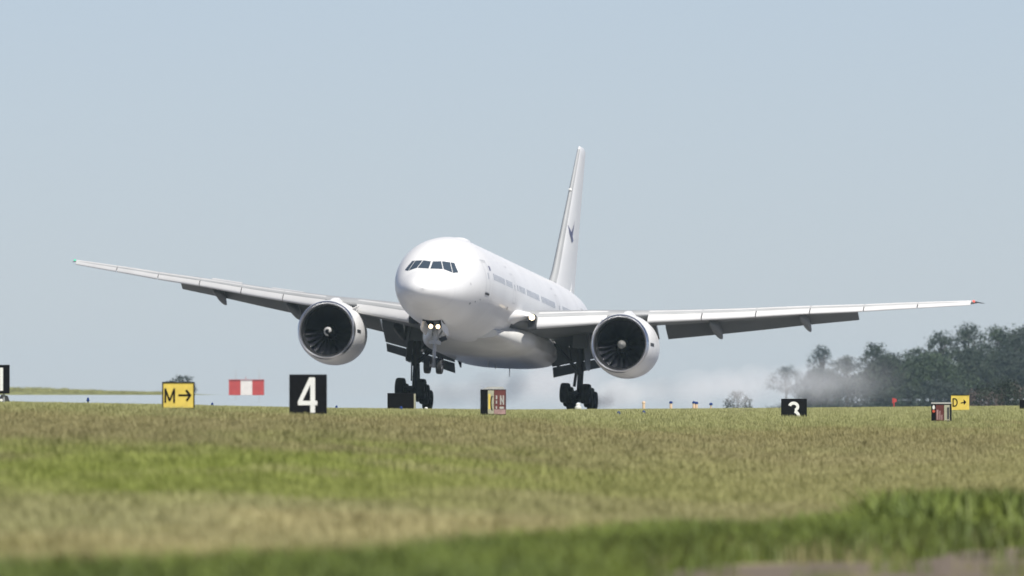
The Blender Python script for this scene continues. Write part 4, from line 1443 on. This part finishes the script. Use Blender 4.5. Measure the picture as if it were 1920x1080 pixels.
# ------------------------------------------------------------------ tyre smoke
def smoke(name, a, b, r0, r1, dens, label, colr=(.975, .988, 1.0), up=0.0, nscale=.35, seed=0.0, absorb=None):
    """a drifting plume from a to b, swelling from r0 to r1"""
    a, b = Vector(a), Vector(b)
    L = (b - a).length
    ax = (b - a).normalized(); sdv = Vector((ax.y, -ax.x, 0)).normalized(); upv = Vector((0, 0, 1))
    mb = MB(); secs = []
    for i in range(15):
        f = i / 14
        r = (r0 + (r1 - r0) * f ** .8) * (1.0 if 0 < i < 14 else .3)
        c = a.lerp(b, f)
        ring = []
        for j in range(16):
            t = 2 * math.pi * j / 16
            p = c + sdv * r * 1.3 * math.cos(t) + upv * (r * (1 + math.sin(t)) + up * f)
            ring.append(p)
        secs.append(ring)
    mb.loft(secs)
    m = bpy.data.materials.new(name); m.use_nodes = True
    n, l = m.node_tree.nodes, m.node_tree.links
    n.remove(n["Principled BSDF"])
    pv = n.new("ShaderNodeVolumePrincipled"); pv.inputs["Color"].default_value = (*colr, 1); pv.inputs["Anisotropy"].default_value = -.2
    if absorb: pv.inputs["Absorption Color"].default_value = (*absorb, 1)
    l.new(pv.outputs[0], n["Material Output"].inputs["Volume"])
    # axis coordinates: distance along the plume and radius from its axis
    geo = n.new("ShaderNodeNewGeometry")
    sub = n.new("ShaderNodeVectorMath"); sub.operation = 'SUBTRACT'; l.new(geo.outputs["Position"], sub.inputs[0]); sub.inputs[1].default_value = a

    def dot(v):
        q = n.new("ShaderNodeVectorMath"); q.operation = 'DOT_PRODUCT'; l.new(sub.outputs[0], q.inputs[0]); q.inputs[1].default_value = v
        return q.outputs["Value"]

    def mth(op, x, y=None, z=None):
        q = n.new("ShaderNodeMath"); q.operation = op
        for k, v in enumerate((x, y, z)):
            if v is None: continue
            if isinstance(v, (int, float)): q.inputs[k].default_value = v
            else: l.new(v, q.inputs[k])
        return q.outputs[0]
    f = mth('DIVIDE', dot(ax), L)
    fc = mth('MINIMUM', mth('MAXIMUM', f, 0.0), 1.0)
    rad = mth('MULTIPLY_ADD', mth('POWER', fc, .8), (r1 - r0), r0)
    hs = mth('DIVIDE', dot(sdv), mth('MULTIPLY', rad, 1.3))
    vz = mth('SUBTRACT', mth('DIVIDE', mth('SUBTRACT', dot(upv), mth('MULTIPLY', fc, up)), rad), 1.0)
    rr_ = mth('SQRT', mth('ADD', mth('MULTIPLY', hs, hs), mth('MULTIPLY', vz, vz)))
    fall = mth('SUBTRACT', 1.0, rr_)
    ns = n.new("ShaderNodeTexNoise"); ns.inputs["Scale"].default_value = nscale; ns.inputs["Detail"].default_value = 4
    mpn = n.new("ShaderNodeMapping"); mpn.inputs["Location"].default_value = (seed, seed * 2, 0); mpn.inputs["Scale"].default_value = (1, .35, 1)
    l.new(geo.outputs["Position"], mpn.inputs["Vector"]); l.new(mpn.outputs[0], ns.inputs["Vector"])
    g_ = mth('MULTIPLY_ADD', mth('SUBTRACT', ns.outputs["Fac"], .52), 2.6, fall)
    g_ = mth('MINIMUM', mth('MAXIMUM', g_, 0.0), 1.0)
    fade = mth('MULTIPLY', mth('MINIMUM', mth('MULTIPLY', mth('SUBTRACT', 1.0, fc), 2.0), 1.0), mth('MINIMUM', mth('MULTIPLY', fc, 14.0), 1.0))
    l.new(mth('MULTIPLY', mth('MULTIPLY', g_, fade), dens), pv.inputs["Density"])
    MATS[name] = m
    ob = mb.build(name, m)
    tag(ob, label, "smoke", kind="stuff")
    return ob


def wp(x, y, z):
    return PT + PM @ (Vector((x, y, z)) - Vector((0, 31.77, 0)))


aft = Vector((math.sin(YAW), math.cos(YAW), 0))
L0 = wp(5.9, 33.9, -6.3); L0.z = EYE + RUN_REL + .03
R0 = wp(-5.2, 33.9, -6.3); R0.z = EYE + RUN_REL + .03
smoke("tyre_smoke", L0, L0 + aft * 125 + Vector((3, 0, 0)), .9, 2.1, .085, "white tyre smoke trailing from the right-hand main wheels", nscale=.28, seed=3.0)
smoke("tyre_puff", L0 + aft * .2, L0 + aft * 9 + Vector((.6, 0, 0)), .35, .9, .30, "dark smoke puff close behind the right-hand main wheels", colr=(.30, .31, .36), nscale=.9, seed=9.0)
smoke("tyre_smoke", R0, R0 + aft * 80 + Vector((1, 0, 0)), 1.0, 2.1, .055, "thin pale smoke trailing from the left-hand main wheels", colr=(.98, .965, .97), nscale=.33, seed=5.0)

# ------------------------------------------------------------------ haze
hz = MB(); hz.box((0, 4450, 8.0), (1900, 9300, 21.0))
hm = bpy.data.materials.new("haze"); hm.use_nodes = True
hn = hm.node_tree.nodes; hn.remove(hn["Principled BSDF"])
hv = hn.new("ShaderNodeVolumePrincipled"); hv.inputs["Color"].default_value = (.62, .83, 1.0, 1); hv.inputs["Density"].default_value = 2.1e-5
hm.node_tree.links.new(hv.outputs[0], hn["Material Output"].inputs["Volume"])
hob = hz.build("haze", hm, smooth=False)
tag(hob, "thin pale haze lying over the whole airfield", kind="stuff")
